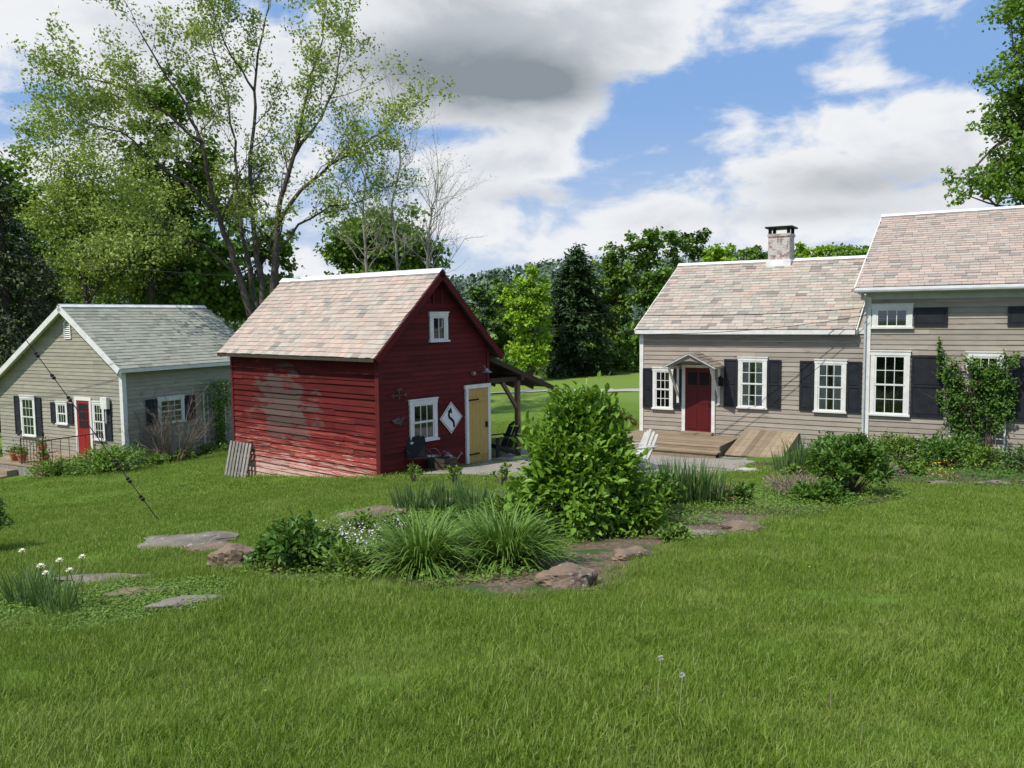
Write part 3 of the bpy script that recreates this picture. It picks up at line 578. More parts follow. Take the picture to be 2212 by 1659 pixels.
def zpx(v,y): return 1.6+(686-v)/1784*y
def px_tree(name,label,y,uc,lob,nleaf,size,mat,**kw):
    x=tr_px(uc,y);L=[]
    for (u,v,r,*q) in lob:
        R=r/1784*y;rz=(q[0] if q else r)/1784*y;L.append((tr_px(u,y)-x,random.uniform(-.3,.3)*R,zpx(v,y),R,R*.9,rz))
    return lobes_tree(name,label,x,y,L,nleaf,size,mat,**kw)
px_tree('maple_tree','tall dense green maple behind the cottage',47,410,[(390,220,75,95),(330,330,60),(460,360,55,85),(390,430,95,90),(490,530,70),(320,540,90),(420,600,110,80)],17000,.30,L_maple,trunk_r=.35)
px_tree('feathery_tree','feathery yellow-green tree beside the cottage',44,200,[(150,260,70,80),(240,240,70,80),(110,300,60,60),(200,400,110,110),(120,480,60,90),(260,520,90,110),(170,600,80,70)],20000,.16,L_yel,trunk_r=.18,spread=.24)
px_tree('feathery_tree','second feathery yellow-green tree in the woodland edge',45,330,[(300,340,55,70),(360,270,45,55),(330,430,80,80),(290,540,80,80),(400,520,70,60)],8000,.16,L_yel,trunk_r=.15,spread=.24)
px_tree('maple_tree','rounded mid-green maple behind the cottage roof',52,300,[(270,450,90),(340,560,110),(230,600,90),(450,640,100,70)],13000,.32,L_mid)
px_tree('maple_tree','leafy maple between the cottage and the barn',50,560,[(520,430,60),(590,540,60,70),(540,630,110,70),(640,650,50,50)],8000,.32,L_mid)
px_tree('maple_tree','dark maple at the edge of the wood',55,80,[(60,420,110),(110,560,120),(0,600,120)],13000,.36,L_maple)
px_tree('maple_tree','round light green tree beyond the barn',60,825,[(770,530,75),(860,520,85),(810,590,90,60),(920,580,60)],15000,.32,L_mid)
px_tree('maple_tree','large leafy maple rising above the farmhouse roof',36,2260,[(2260,60,130,130),(2205,200,95),(2175,300,75),(2250,360,130),(2145,410,65,50),(2080,412,60,42),(2100,275,40,48),(2300,240,140),(2200,90,62),(2150,240,50,40),(2180,400,70,60)],42000,.17,L_fresh,trunk_r=.4,spread=.15)
row=[(1035,69,'hazy green young tree at the field edge',[(1040,660,40,60),(1030,740,45,60)],4500,.32,L_dark),
(1085,74,'tall slim green tree in the tree line',[(1085,640,34,45),(1085,700,45,70)],5000,.32,L_mid),
(1145,60,'bright lime-green young tree at the field edge',[(1148,612,34,40),(1142,680,50,52),(1150,750,46,45),(1112,650,26,28),(1178,660,24,28)],10000,.24,L_lime),
(1330,70,'tall full green tree at field edge',[(1335,575,38,45),(1330,650,54,70),(1320,750,50,50)],8000,.32,L_mid),
(1392,66,'tall green tree with rounded top',[(1392,535,38,40),(1398,620,52,70),(1410,740,55,60)],9000,.32,L_maple),
(1452,72,'high-crowned green maple in the tree line',[(1452,525,38,38),(1462,610,52,70),(1450,720,60,70)],8000,.32,L_mid),
(1510,75,'broad green maple beside the farmhouse',[(1508,535,42,38),(1520,620,56,70)],6000,.32,L_dark),
(1565,70,'light green tree above the farmhouse roof',[(1562,560,42,32),(1575,620,50,60)],5000,.30,L_lime),
(1640,95,'low rounded treetop behind the farmhouse ridge',[(1625,572,46,28),(1660,585,40,30)],3500,.36,L_mid),
(1760,95,'spreading treetop seen past the chimney',[(1745,565,44,28),(1785,560,40,26)],3500,.36,L_lime),
(1830,92,'light green treetop beside the taller roof',[(1830,556,42,26),(1862,560,36,26)],3200,.36,L_fresh),
(1195,80,'dark tree between the conifer and lime-green tree',[(1195,660,36,50),(1200,740,50,60)],4500,.34,L_dark),
(1290,80,'brownish green tree with a slim crown',[(1288,610,34,50),(1290,700,48,70)],4500,.34,L_yel),
(1000,76,'low understory tree behind the barn',[(1000,720,50,60),(960,740,50,50)],4500,.34,L_dark)]
for (u,y,lab,lob,n,s,mt) in row: px_tree('woodland_tree',lab,y,u,lob,n,s,mt,trunk_r=.2,group='trees along the far field edge')
def conifer(name,label,x,y,hgt,R,mat,n=26,ls=1.,low=.1,pw_=1.3):
    z0=g(x,y)-.1;rt=root(name,label,'tree',(x,y,z0));mb=MB();mb.tube([(0,0,0),(0,0,hgt*.5),(0,0,hgt)],[.28,.17,.02],8);P=[];Dv=[]
    for i in range(n):
        z=hgt*(low+(.98-low)*i/n);Rr=R*(1-(i/n)**pw_)*random.uniform(.8,1.15)+.25
        for k in range(8):
            a=random.uniform(0,6.283);d=V(math.cos(a),math.sin(a),0);L=Rr*random.uniform(.65,1.1);zz=z+random.uniform(-.25,.25)
            pts=[V(0,0,zz)+d*L*f+Z*(.12*math.sin(f*3)*L-.28*L*f*f) for f in (0,.35,.7,1)];mb.tube(pts,[.035,.025,.015,.005],3,cap=False)
            m_=int(40*L);f=rng.random(m_)**.7;q=V(0,0,zz)+d*L*f[:,None]+Z*(.12*np.sin(f*3)*L-.28*L*f*f)[:,None]
            P.append(q+rng.normal(size=(m_,3))*V(.2,.2,.1));Dv.append(nrm(d+rng.normal(size=(m_,3))*.6-Z*.35))
    P=np.concatenate(P);Dv=np.concatenate(Dv);mb.obj('trunk',bark,rt,zfix=False);m_=len(P);s=rng.uniform(.18,.38,m_)*ls
    quads('crown',P,Dv,nrm(Z+rdir(m_)*.6),s,s*.4,mat,rt);return rt
conifer('hemlock_tree','dark shaggy hemlock beside the grey cottage',tr_px(20,37),37,12.6,3.0,L_hem)
conifer('hemlock_tree','smaller dark hemlock near the woodland edge',tr_px(100,42),42,9.5,2.6,L_hem,20)
conifer('spruce_tree','tall dark full-crowned spruce at the field edge',tr_px(1246,64),64,10.4,2.5,L_con,26,1.6,.04,2.4)
def scatter_stuff(name,n,fx,size,mat,label=None):
    P=fx(n);Nn=nrm(rdir(len(P))+Z*.6);s=size*rng.uniform(.6,1.4,len(P))
    return quads(name,P,nrm(np.cross(Nn,rdir(len(P)))),Nn,s,s*.8,mat,None,np.clip(.5+.3*np.sin(P[:,0]*.7)+rng.normal(size=len(P))*.25,0,1),kind='stuff')
def under(n):
    x=rng.uniform(-45,30,n);y=np.where(x<-8,rng.uniform(50,62,n),rng.uniform(66,84,n));h=(1.8+.9*np.sin(x*.8)+.6*np.sin(x*2.1+y))*rng.random(n)**.7
    h=np.where(y<66,h*2.2,h*(1+(y-66)*.06));return np.c_[x,y,gz(x,y)+h]
scatter_stuff('woodland_undergrowth',36000,under,.4,L_maple)
hx=np.linspace(-500,800,131);hy=np.linspace(300,900,41);hX,hY=np.meshgrid(hx,hy)
def hill(x,y):
    prof=20+16/(1+np.exp(-(x-60)/40))+3*np.sin(x*.021+1)+2*np.sin(x*.05)
    prof=np.where(x<-60,prof-(-60-x)*.03,prof);t=np.clip((y-300)/230,0,1);return -6+(prof+6)*(t*t*(3-2*t))
hz=hill(hX,hY);k=len(hx);ii,jj=np.meshgrid(np.arange(k-1),np.arange(len(hy)-1));b0=(jj*k+ii).ravel()
hm_=M('hazy_forested_hill_ground',(.05,.08,.05),(.07,.11,.06),vs=.05,world=True,bump=1,bs=.5)  # bluish distance haze is mixed into the hill's base colours
addobj('hill',npmesh('hill',np.c_[hX.ravel(),hY.ravel(),hz.ravel()],np.c_[b0,b0+1,b0+k+1,b0+k],[hm_],smooth_=True),kind='structure')
def hf(n):
    m_=1500;tx=rng.uniform(-260,420,m_);ty=rng.uniform(330,545,m_);k=rng.integers(0,m_,n);d=rdir(n);r=rng.uniform(3.5,6,m_)[k]
    return np.c_[tx[k],ty[k],hill(tx[k],ty[k])+3]+d*r[:,None]*V(1,1,.9)
scatter_stuff('distant_forest',45000,hf,2.2,leafmat('hazy_forest_leaf',(.075,.115,.075),(.13,.19,.10),0))  # leaf colours carry the blue-grey haze of distance
# ================================================================ SHRUBS & PLANTS
L_bush=leafmat('glossy_bush_leaf',(.10,.20,.016),(.20,.36,.04),.28,.4)
L_lily=leafmat('daylily_blade',(.075,.15,.02),(.16,.27,.045),.2)
L_iris=leafmat('iris_blade',(.06,.12,.035),(.13,.21,.07),.2)
L_peony=leafmat('peony_leaf',(.045,.11,.014),(.10,.20,.03),.2,.4)
L_cover=leafmat('ground_cover_leaf',(.08,.15,.018),(.16,.26,.04),.2)
L_dry=leafmat('dry_stem',(.16,.12,.10),(.30,.24,.19),.1)
stem=M('green_stem',(.07,.11,.03),(.05,.08,.02));twig=M('brown_twig',(.13,.10,.075),(.08,.06,.045))
def shrub(name,label,x,y,rad,hgt,n,leaf,mat,stems=14,group=None,fold=True,cat='shrub',z0=None,fill=.55,zl=.0,stm=None,wr=.5,cl=.16,per=22,lobes=None):
    z=(g(x,y) if z0 is None else z0);rt=root(name,label,cat,(x,y,z-.02),group=group)
    nc_=max(12,n//per);d=rdir(nc_)
    if lobes is None:
        d[:,2]=np.abs(d[:,2])*1.2-.25;r=rng.random(nc_)**fill
        bump_=1+.13*np.sin(d[:,0]*5+1+x)*np.cos(d[:,1]*6+y)
        Cc=np.c_[d[:,0]*rad*r*bump_,d[:,1]*rad*r*bump_,hgt*.45+zl+d[:,2]*hgt*.5*r*bump_]
    else:
        Lb=np.array(lobes,float);w_=Lb[:,3]**2*Lb[:,4];Lb=Lb[rng.choice(len(Lb),nc_,p=w_/w_.sum())];r=(rng.random(nc_)**.4*rng.uniform(.85,1.15,nc_))[:,None]
        Cc=Lb[:,:3]+d*r*np.c_[Lb[:,3],Lb[:,3],Lb[:,4]]
    Cc[:,2]=np.maximum(Cc[:,2],.06)
    k=rng.integers(0,nc_,n);cr=rad*cl;P=Cc[k]+rng.normal(size=(n,3))*cr*.55;P[:,2]=np.maximum(P[:,2],.02)
    out=nrm(P-V(0,0,hgt*.25));A_=nrm(out*.7+rdir(n)*.7+Z*.1);Nn=nrm(Z*.9+out*.5+rdir(n)*.45);Nn=nrm(Nn-A_*(Nn*A_).sum(1)[:,None]);s=leaf*rng.uniform(.6,1.25,n)
    rr=np.linalg.norm(P/V(rad,rad,hgt),axis=1)
    quads('foliage',P,A_,Nn,s,s*wr,mat,rt,np.clip(rng.random(n)*.8+.15*(rr),0,1),fold=fold)
    mb=MB()
    for c in Cc[rng.choice(nc_,min(stems*3,nc_),replace=False)]:
        a=V(random.uniform(-.1,.1)*rad,random.uniform(-.1,.1)*rad,0);mb.tube([a,a*.4+c*V(.5,.5,.45),c],[.012+.008*rad,.01,.003],4,cap=False)
    mb.obj('stems',stm or twig,rt,zfix=False);return rt
def clump(name,label,x,y,n,L,wd,droop,spread,mat,base=.12,group=None,cat='plant',seg=6):
    z=g(x,y);rt=root(name,label,cat,(x,y,z-.02),group=group)
    a=rng.uniform(0,6.283,n);b=rng.random(n)**.6;P=np.c_[np.cos(a)*base*b,np.sin(a)*base*b,np.zeros(n)];t=spread*rng.uniform(.15,1.1,n)
    Dv=nrm(np.c_[np.cos(a)*np.sin(t),np.sin(a)*np.sin(t),np.cos(t)]+rng.normal(size=(n,3))*.08)
    blades('blades',P,Dv,L*rng.uniform(.6,1.1,n),wd,droop*rng.uniform(.5,1.2,n),mat,rt,seg);return rt
shrub('rounded_shrub','large lobed bright green broadleaf shrub in the garden bed',.80,9.9,.70,1.86,13500,.115,L_bush,30,cl=.19,per=34,wr=.52,
  lobes=[(0,0,.72,.50,.55),(-.05,0,1.30,.33,.38),(.14,0,1.50,.20,.26),(-.16,.0,1.52,.17,.22),(-.42,-.05,.62,.30,.42),(-.36,0,1.05,.26,.28),(.40,-.05,.95,.28,.34),(.34,0,1.25,.18,.24),(.52,-.1,.48,.32,.38),(.70,-.1,.28,.26,.24),(-.55,-.1,.32,.24,.28),(.1,-.25,.45,.40,.40)])
for (x,y,s,n) in ((-.86,7.65,1.03,680),(-.08,7.9,1.10,680),(-.45,9.3,.75,200)):
    clump('daylily_clump','arching green daylily leaves beside the big shrub',x,y,n,.68*s,.021,.50,.85,L_lily,.17*s,'daylily clumps in the garden bed')
for (x,y,n,L) in ((-1.5,12.2,120,.5),(-1.0,12.4,120,.55),(-.55,12.0,110,.5),(2.1,12.2,110,.75),(2.45,12.4,130,.8),(2.8,12.5,120,.75),(3.1,12.7,90,.65),(6.6,18.9,120,.75),(6.2,18.6,80,.6)):
    clump('iris_clump','upright sword-shaped iris leaves in the garden',x,y,n,L,.03,.10,.32,L_iris,.25,'iris clumps in the garden')
shrub('peony_plant','bushy low peony with glossy leaves',-2.1,7.95,.42,.5,1500,.085,L_peony,12)
shrub('peony_plant','low leafy plant beside the peony',-1.5,7.5,.34,.3,800,.06,L_cover,8)
for (x,y,r,h,mt) in ((-1.3,9.6,.35,.28,L_cover),(-.6,10.4,.4,.32,L_peony),(-.1,11.2,.35,.35,L_cover),(-1.9,10.3,.35,.22,L_cover),(-2.1,9.2,.3,.2,L_cover),(.2,12.8,.4,.4,L_peony),(1.2,13.2,.4,.4,L_cover),(1.75,9.0,.2,.18,L_cover),(.15,8.9,.35,.35,L_peony),(-.45,8.5,.3,.3,L_cover)):
    shrub('perennial_plant','low leafy perennial filling the garden bed',x,y,r,h,650,.06,mt,6,group='low perennials in the garden bed')
shrub('low_shrub','small dark green shrub in the garden bed',1.98,11.3,.42,.62,1400,.08,L_peony,10)
shrub('low_shrub','small leafy plant near pink flowers',3.55,12.5,.25,.35,500,.06,L_peony,6)
shrub('dry_lavender','grey-brown dry lavender mound',4.7,13.6,.55,.42,1800,.10,L_dry,16,fold=False,wr=.12)
shrub('low_shrub','dark leafy clump in front of the peony bush',4.85,12.8,.4,.35,1300,.09,L_peony,10)
shrub('peony_bush','tall bushy peony in the garden bed',5.6,13.6,.62,1.05,3800,.10,L_peony,22)
shrub('dry_lavender','small grey-brown lavender mound by the house bed',7.6,16.6,.4,.35,900,.09,L_dry,10,fold=False,wr=.12)
for (x,y,r,h,n,mt,lab) in ((7.9,19.9,.7,.7,1500,L_peony,'leafy perennial along the farmhouse foundation'),(8.9,18.9,.75,.75,1700,L_cover,'light green perennial along the farmhouse foundation'),(9.5,18.0,.55,.7,1200,L_peony,'rounded perennial by the farmhouse trellis'),(10.1,17.6,.5,.6,1000,L_cover,'low perennial near the farmhouse corner'),(10.8,17.1,.55,.6,1200,L_iris,'blue-green perennial near the stone edging'),(10.3,19.3,.8,.8,1500,L_peony,'bushy perennial below the trellis'),(8.2,17.0,.35,.3,600,L_cover,'small cushion plant by the stone edging'),(6.0,17.4,.3,.25,400,L_cover,'small low plant near the hatch'),(11.8,17.8,.7,.7,1200,L_cover,'leafy perennial by the house wall')):
    shrub('perennial_plant',lab,x,y,r,h,n,.09,mt,8)
shrub('roadside_shrub','dense green shrub with small leaves by the lawn edge',-7.1,10.6,.5,1.0,1900,.07,L_peony,14)
brn=leafmat('reddish_shrub_leaf',(.10,.05,.03),(.16,.13,.05),.2)
shrub('barberry_shrub','low reddish-green shrub at the farmhouse corner',3.35,26.2,.55,.9,1200,.09,brn,10)
shrub('low_juniper','spreading low evergreen beside the cottage steps',-12.9,26.2,1.3,.8,2600,.13,L_mid,14,fold=False)
shrub('low_juniper','small green mound by the cottage steps',-14.6,26.1,.9,.5,1200,.12,L_cover,10,fold=False)
for i in range(7): shrub('border_plant','low green border plant against the cottage wall',-12.2+i*.55,28.1+i*1.0,.55,.38,420,.13,L_cover,5,group='border plants along the cottage wall',fold=False)
bare=root('bare_shrub','large leafless twiggy shrub against the cottage wall','shrub',(-11.9,28.6,g(-11.9,28.6)-.05));mb=MB();LP=[]
for i in range(30):
    a=random.uniform(0,6.28);grow(mb,LP,V(.25*math.cos(a),.2*math.sin(a),0),nrm(V(math.cos(a)*.7,math.sin(a)*.45,1)),random.uniform(1.4,2.3),.022,0,2,(6,4),.12,.03,(.3,.7),(.4,.6))
mb.obj('stems',M('bare_stem',(.24,.19,.15),(.15,.11,.09)),bare,zfix=False)
for (x,y,h) in ((-2.1,17.3,.5),(-1.2,16.6,.45),(-.2,16.2,.5),(.6,16.4,.5)): shrub('weed_plant','straggly green weed near the barn',x,y,.2,h,130,.08,L_cover,6,group='weeds near the barn')
def flowers(name,label,pts,size,mat,hgt,cat='flower',group=None):
    for (x,y) in pts:
        z=g(x,y);rt=root(name,label,cat,(x,y,z),group=group);h=hgt*random.uniform(.75,1.15);lx,ly=random.uniform(-.05,.05),random.uniform(-.05,.05)
        mb=MB();mb.tube([(0,0,0),(lx*.4,ly*.4,h*.6),(lx,ly,h)],.003,4);mb.obj('stem',stem,rt,zfix=False)
        n=12;a=np.arange(n)*6.283/6;Dv=nrm(np.c_[np.cos(a),np.sin(a),np.where(np.arange(n)<6,.25,1.2)]+V(0,-.5,0));P=np.tile(V(lx,ly,h),(n,1));Nn=nrm(np.cross(Dv,np.c_[-np.sin(a),np.cos(a),0*a]))
        quads('petals',P,Dv,Nn,size,size*.6,mat,rt,fold=True)
petw=M('pale_yellow_petal',(.75,.72,.5),(.8,.78,.62),rough=.6);pety=M('yellow_petal',(.75,.55,.03),rough=.6);petp=M('lilac_petal',(.62,.5,.74),(.75,.62,.82),rough=.6);petpk=M('magenta_petal',(.6,.08,.28),rough=.6)
for (x,y,n) in ((-4.1,6.95,90),(-3.75,6.65,70),(-4.35,7.15,80)): clump('daffodil_leaves','clump of narrow blue-green daffodil leaves',x,y,n,.42,.013,.14,.4,L_iris,.12,'daffodil leaf clumps')
flowers('daffodil','pale yellow daffodil on a slender stem',[(-4.35,7.1),(-4.05,6.9),(-3.9,6.8),(-3.75,6.65),(-3.62,6.7),(-4.2,7.2),(-3.7,6.9)],.036,petw,.44,group='daffodils in the garden')
def patch(name,poly,n,size,mat,h=.12,kind='stuff',fold=False,thin=None):
    P=np.array(poly);x0,y0=P.min(0);x1,y1=P.max(0);x=rng.uniform(x0,x1,n*2);y=rng.uniform(y0,y1,n*2);k=inpoly(x,y,poly,.1)
    if thin is not None: k&=thin(x,y)
    x=x[k];y=y[k];m_=len(x);q=np.c_[x,y,gz(x,y)+.01+h*rng.random(m_)**1.3*(.5+.5*np.sin(x*2.3)*np.sin(y*1.9+x)+.4)];Nn=nrm(Z+rdir(m_)*.6);s=size*rng.uniform(.5,1.3,m_)
    return quads(name,q,nrm(np.cross(Nn,rdir(m_))),Nn,s,s*.55,mat,None,kind=kind)
def bare_spots(x,y):
    k=np.ones(x.shape,bool)
    for (cx,cy,rx,ry) in ((.85,7.5,.85,.65),(2.2,9.8,1.0,.6),(3.2,11.0,.85,.65),(.1,6.8,.7,.3),(1.2,8.6,.7,.65)): k&=((x-cx)/rx)**2+((y-cy)/ry)**2>rng.uniform(.6,1.3,x.shape)
    return k
patch('ground_cover_plants',BED,62000,.045,L_cover,.11,thin=bare_spots)
patch('creeping_ground_cover',BED3,16000,.032,L_cover,.05)
patch('border_ground_cover',BED2,30000,.06,L_peony,.16)
patch('phlox_flowers',[(-2.2,8.5),(-1.6,8.3),(-1.2,9.2),(-1.5,10.0),(-2.0,9.6)],420,.032,petp,.30)
patch('pink_flowers',[(3.0,12.4),(3.5,12.4),(3.5,13.1),(3.0,13.0)],90,.035,petpk,.3)
patch('yellow_flowers',[(8.4,16.2),(8.9,16.1),(8.9,16.6),(8.4,16.7)],130,.035,pety,.3)
patch('tulip_flowers',[(-15.6,26.4),(-15.0,26.4),(-15.0,26.8),(-15.6,26.8)],60,.08,M('orange_petal',(.7,.25,.04)),.4)
dandm=M('seed_fluff',(.55,.53,.46));pst=M('pale_stem',(.3,.32,.12))
for i,(x,y) in enumerate([(.70,3.95),(.76,3.72),(.54,6.45)]):
    rt=root('dandelion','dandelion seed head on a bare stem in the lawn','flower',(x,y,g(x,y)),group='dandelion seed heads in the lawn');h=random.uniform(.12,.16)+(.14 if i<2 else 0)
    mb=MB();mb.tube([(0,0,0),(.01,0,h*.5),(.02,0,h)],.003,5);mb.obj('stem',pst,rt,zfix=False)
    n=60;d=rdir(n);quads('seed_head',np.tile(V(.02,0,h),(n,1)),d,nrm(np.cross(d,rdir(n))),.017,.005,dandm,rt)
patch('buttercup_flowers',[(-3,4),(4,4),(7,10),(2.4,9),(1,6.2),(-1.5,6.3)],46,.022,pety,.10)
# ================================================================ ROCKS
rockm=M('lichen_stone',(.22,.19,.155),(.13,.11,.09),vs=3.5,bump=1.,bs=9,layers=[((.34,.33,.29),(9,9,9),.56,.7,2,0),((.09,.11,.045),(5,5,5),.58,.7,2,0)])
rockb=M('brown_stone',(.22,.155,.105),(.13,.09,.07),vs=4,bump=1.,bs=9,layers=[((.30,.26,.21),(7,7,7),.56,.7,2,0)])
import bmesh
ROCKS=[]
def rock(label,x,y,sx,sy,sz,mat,rz=0,name='garden_rock',sink=.3):
    ROCKS.append((x,y,sx,sy))
    bm_=bmesh.new();bmesh.ops.create_icosphere(bm_,subdivisions=4,radius=1);ph=random.uniform(0,10)
    for v in bm_.verts:
        c=v.co;a=.16*math.sin(c.x*3+ph)+.12*math.sin(c.y*4+c.z*3+ph*2)+.06*math.sin(c.x*9+c.y*7+ph)+.03*math.sin(c.z*21+c.x*17)
        c*=1+a
        c.z=max(-1,min(.62+.1*math.sin(c.x*5+ph),c.z));q=.22;c.x=round(c.x/q)*q*.45+c.x*.55;c.y=round(c.y/q)*q*.35+c.y*.65
        v.co=Vector((c.x*sx,c.y*sy,c.z*sz))
    me=bpy.data.meshes.new(name);bm_.to_mesh(me);bm_.free();me.materials.append(mat);o=addobj(name,me,None,label,None,'rock',(x,y,g(x,y)+sz*sink));o.rotation_euler=(0,0,rz)
rock('wide flat grey lichen-covered stone in the lawn',-4.0,9.95,.54,.32,.09,rockm,.1)
rock('flat brown stone at the garden edge',-3.5,9.35,.36,.20,.06,rockb)
rock('rounded brown boulder beside the peony',-2.74,8.2,.27,.2,.24,rockb,.3)
rock('long flat grey paving stone',-4.0,8.1,.58,.15,.045,rockm,.05,'paving_stone')
rock('flat tan paving stone among ground cover',-3.3,7.2,.30,.15,.055,rockb,.3,'paving_stone')
rock('flat light paving stone among ground cover',-2.66,6.65,.28,.14,.055,rockm,.35,'paving_stone')
rock('large brown stone half buried in the bed',-2.1,11.8,.5,.4,.14,rockb,.3)
rock('stone slab at the far side of the bed',-1.4,13.2,.5,.3,.12,rockm,.1)
rock('angular brown and grey stone at the bed edge',.43,7.0,.27,.2,.15,rockb,.1)
rock('small tan stone on bare mulch',1.18,8.15,.18,.13,.10,rockb,.4)
rock('flat grey stepping stone in mulch',2.05,9.25,.36,.2,.07,rockm,.2,'paving_stone')
rock('flat stepping stone near the bed edge',2.85,10.0,.30,.19,.08,rockb,.3,'paving_stone')
rock('pale slab at the foot of the cellar hatch',5.55,19.2,.3,.2,.07,M('pale_stone',(.5,.47,.42),bump=.4),.3)
for i in range(7): rock('long pale edging stone beside the house bed',8.1+i*.75,15.25-i*.30,.38,.12,.08,rockm,-.38,'edging_stone')
# ================================================================ GRASS
Lg=M('grass_blade',(.05,.11,.012),rough=.55,nd=0,tr=.3,spec=.2,ramp=[(.09,.155,.013),(.135,.225,.022),(.175,.27,.032),(.32,.37,.12)])
nt=Lg.node_tree
pb_=[n for n in nt.nodes if n.type=='BSDF_PRINCIPLED'][0];src=pb_.inputs['Base Color'].links[0].from_socket
po_=N(nt,'ShaderNodeNewGeometry').outputs['Position'];nn=noise(nt,po_,.8,4,.65);n4=noise(nt,po_,3.3,3,.6)
cx_=mixc(nt,mathn(nt,'MULTIPLY',smooth(nt,nn,.46,.66),.65),src,(.26,.33,.075));cx_=mixc(nt,mathn(nt,'MULTIPLY',smooth(nt,n4,.52,.7),.4),cx_,(.06,.12,.013));lk(nt,cx_,pb_.inputs['Base Color'])
def gpatch(name,n,R,h0,h1,w,seg=3):
    a=rng.uniform(0,6.283,n);r=R*np.sqrt(rng.random(n));P=np.c_[np.cos(a)*r,np.sin(a)*r,-.01+0*a];t=rng.uniform(0,.95,n);b=rng.uniform(0,6.283,n)
    Dv=np.c_[np.cos(b)*np.sin(t),np.sin(b)*np.sin(t),np.cos(t)];L=rng.uniform(h0,h1,n)
    me=blades(name,P,nrm(Dv),L,w,rng.uniform(.1,.7,n),Lg,'mesh',seg,tint=np.clip(rng.normal(.5,.3,n),0,1))
    return bpy.data.objects.new(name,me)
def grass_obj(name,srcs,P,scl):
    c=bpy.data.collections.new(name+'_sources')
    for s in srcs: c.objects.link(s)
    n=len(P);me=bpy.data.meshes.new(name);me.vertices.add(n);me.vertices.foreach_set('co',P.astype(np.float32).ravel())
    a=me.attributes.new('rot','FLOAT_VECTOR','POINT');R=np.c_[rng.normal(size=n)*.06,rng.normal(size=n)*.06,rng.uniform(0,6.283,n)].astype(np.float32);a.data.foreach_set('vector',R.ravel())
    a=me.attributes.new('scl','FLOAT','POINT');a.data.foreach_set('value',scl.astype(np.float32))
    o=addobj(name,me,kind='stuff')
    ng=bpy.data.node_groups.new(name,'GeometryNodeTree');ng.interface.new_socket('Geometry',in_out='INPUT',socket_type='NodeSocketGeometry');ng.interface.new_socket('Geometry',in_out='OUTPUT',socket_type='NodeSocketGeometry')
    gi=ng.nodes.new('NodeGroupInput');go=ng.nodes.new('NodeGroupOutput');ip=ng.nodes.new('GeometryNodeInstanceOnPoints');ci=ng.nodes.new('GeometryNodeCollectionInfo')
    ci.inputs['Collection'].default_value=c;ci.inputs['Separate Children'].default_value=True;ci.inputs['Reset Children'].default_value=True
    ar=ng.nodes.new('GeometryNodeInputNamedAttribute');ar.data_type='FLOAT_VECTOR';ar.inputs[0].default_value='rot';as_=ng.nodes.new('GeometryNodeInputNamedAttribute');as_.data_type='FLOAT';as_.inputs[0].default_value='scl'
    ip.inputs['Pick Instance'].default_value=True;l=ng.links.new;l(gi.outputs[0],ip.inputs['Points']);l(ci.outputs[0],ip.inputs['Instance']);l(ar.outputs[0],ip.inputs['Rotation']);l(as_.outputs[0],ip.inputs['Scale']);l(ip.outputs[0],go.inputs[0])
    md=o.modifiers.new('grass','NODES');md.node_group=ng;return o
def hfoot(x,y,ox,oy,rz,x0,x1,y0,y1):
    a=math.radians(rz);dx=x-ox;dy=y-oy;lx=dx*math.cos(a)+dy*math.sin(a);ly=-dx*math.sin(a)+dy*math.cos(a);return (lx>x0)&(lx<x1)&(ly>y0)&(ly<y1)
def lawnmask(x,y,m=0):
    k=~inpoly(x,y,BED,.08)&~inpoly(x,y,BED2,.08)&~inpoly(x,y,PAT,.08)
    k&=~hfoot(x,y,3.97,25.2,-31,-.3,17,-2.8,10)&~hfoot(x,y,-3.03,18.7,50,-.05,6,-.05,6.2)&~hfoot(x,y,-13.25,28,-28.4,-7.3,.1,-.1,10)&~hfoot(x,y,-13.25,28,-28.4,-4.7,-.4,-2.8,0)
    for (rx,ry,sx,sy) in ROCKS: k&=((x-rx)/(sx+.08))**2+((y-ry)/(sy+.08))**2>1
    k&=~(inpoly(x,y,BED3,.08)&(rng.random(x.shape)<.6))
    return k
def lawn(n,y0,y1,ex=1.2):
    y=np.sqrt(rng.uniform(y0*y0,y1*y1,n));x=rng.uniform(-1,1,n)*(.66*y+ex);k=lawnmask(x,y);x=x[k];y=y[k];return np.c_[x,y,gz(x,y)]
s1=[gpatch('grass_tuft',420,.24,.03,.08,.0042) for _ in range(4)]
s2=[gpatch('grass_tuft_mid',420,.34,.03,.065,.0065,2) for _ in range(3)]
s3=[gpatch('grass_tuft_far',420,.6,.03,.055,.013,2) for _ in range(3)]
P=lawn(3600,2.0,9.0,.6);cl_=np.clip(np.sin(P[:,0]*1.7+np.sin(P[:,1]*2.1)*1.5)*np.sin(P[:,1]*1.9+P[:,0]*.7)*1.3,-1,1);grass_obj('lawn_grass',s1,P,rng.uniform(.65,1.25,len(P))*(1+.2*cl_))
P=lawn(4200,8.5,18);grass_obj('mown_lawn_grass',s2,P,rng.uniform(.7,1.1,len(P)))
P=lawn(3000,17,34);grass_obj('distant_lawn_grass',s3,P,rng.uniform(.7,1.1,len(P)))
xx=rng.uniform(-5.8,6.5,900);yy=rng.uniform(6,15.5,900);k=inpoly(xx,yy,BED,.1)&bare_spots(xx,yy)&(rng.random(900)<.35);grass_obj('garden_bed_grass',s2,np.c_[xx[k],yy[k],gz(xx[k],yy[k])],rng.uniform(.8,1.5,k.sum()))
P=lawn(380,2.3,9,.3);n=len(P);d_=nrm(rdir(n)*.35+Z);blades('dry_grass_stems',P,d_,rng.uniform(.08,.17,n),.003,.1,L_dry,None,3,kind='stuff')
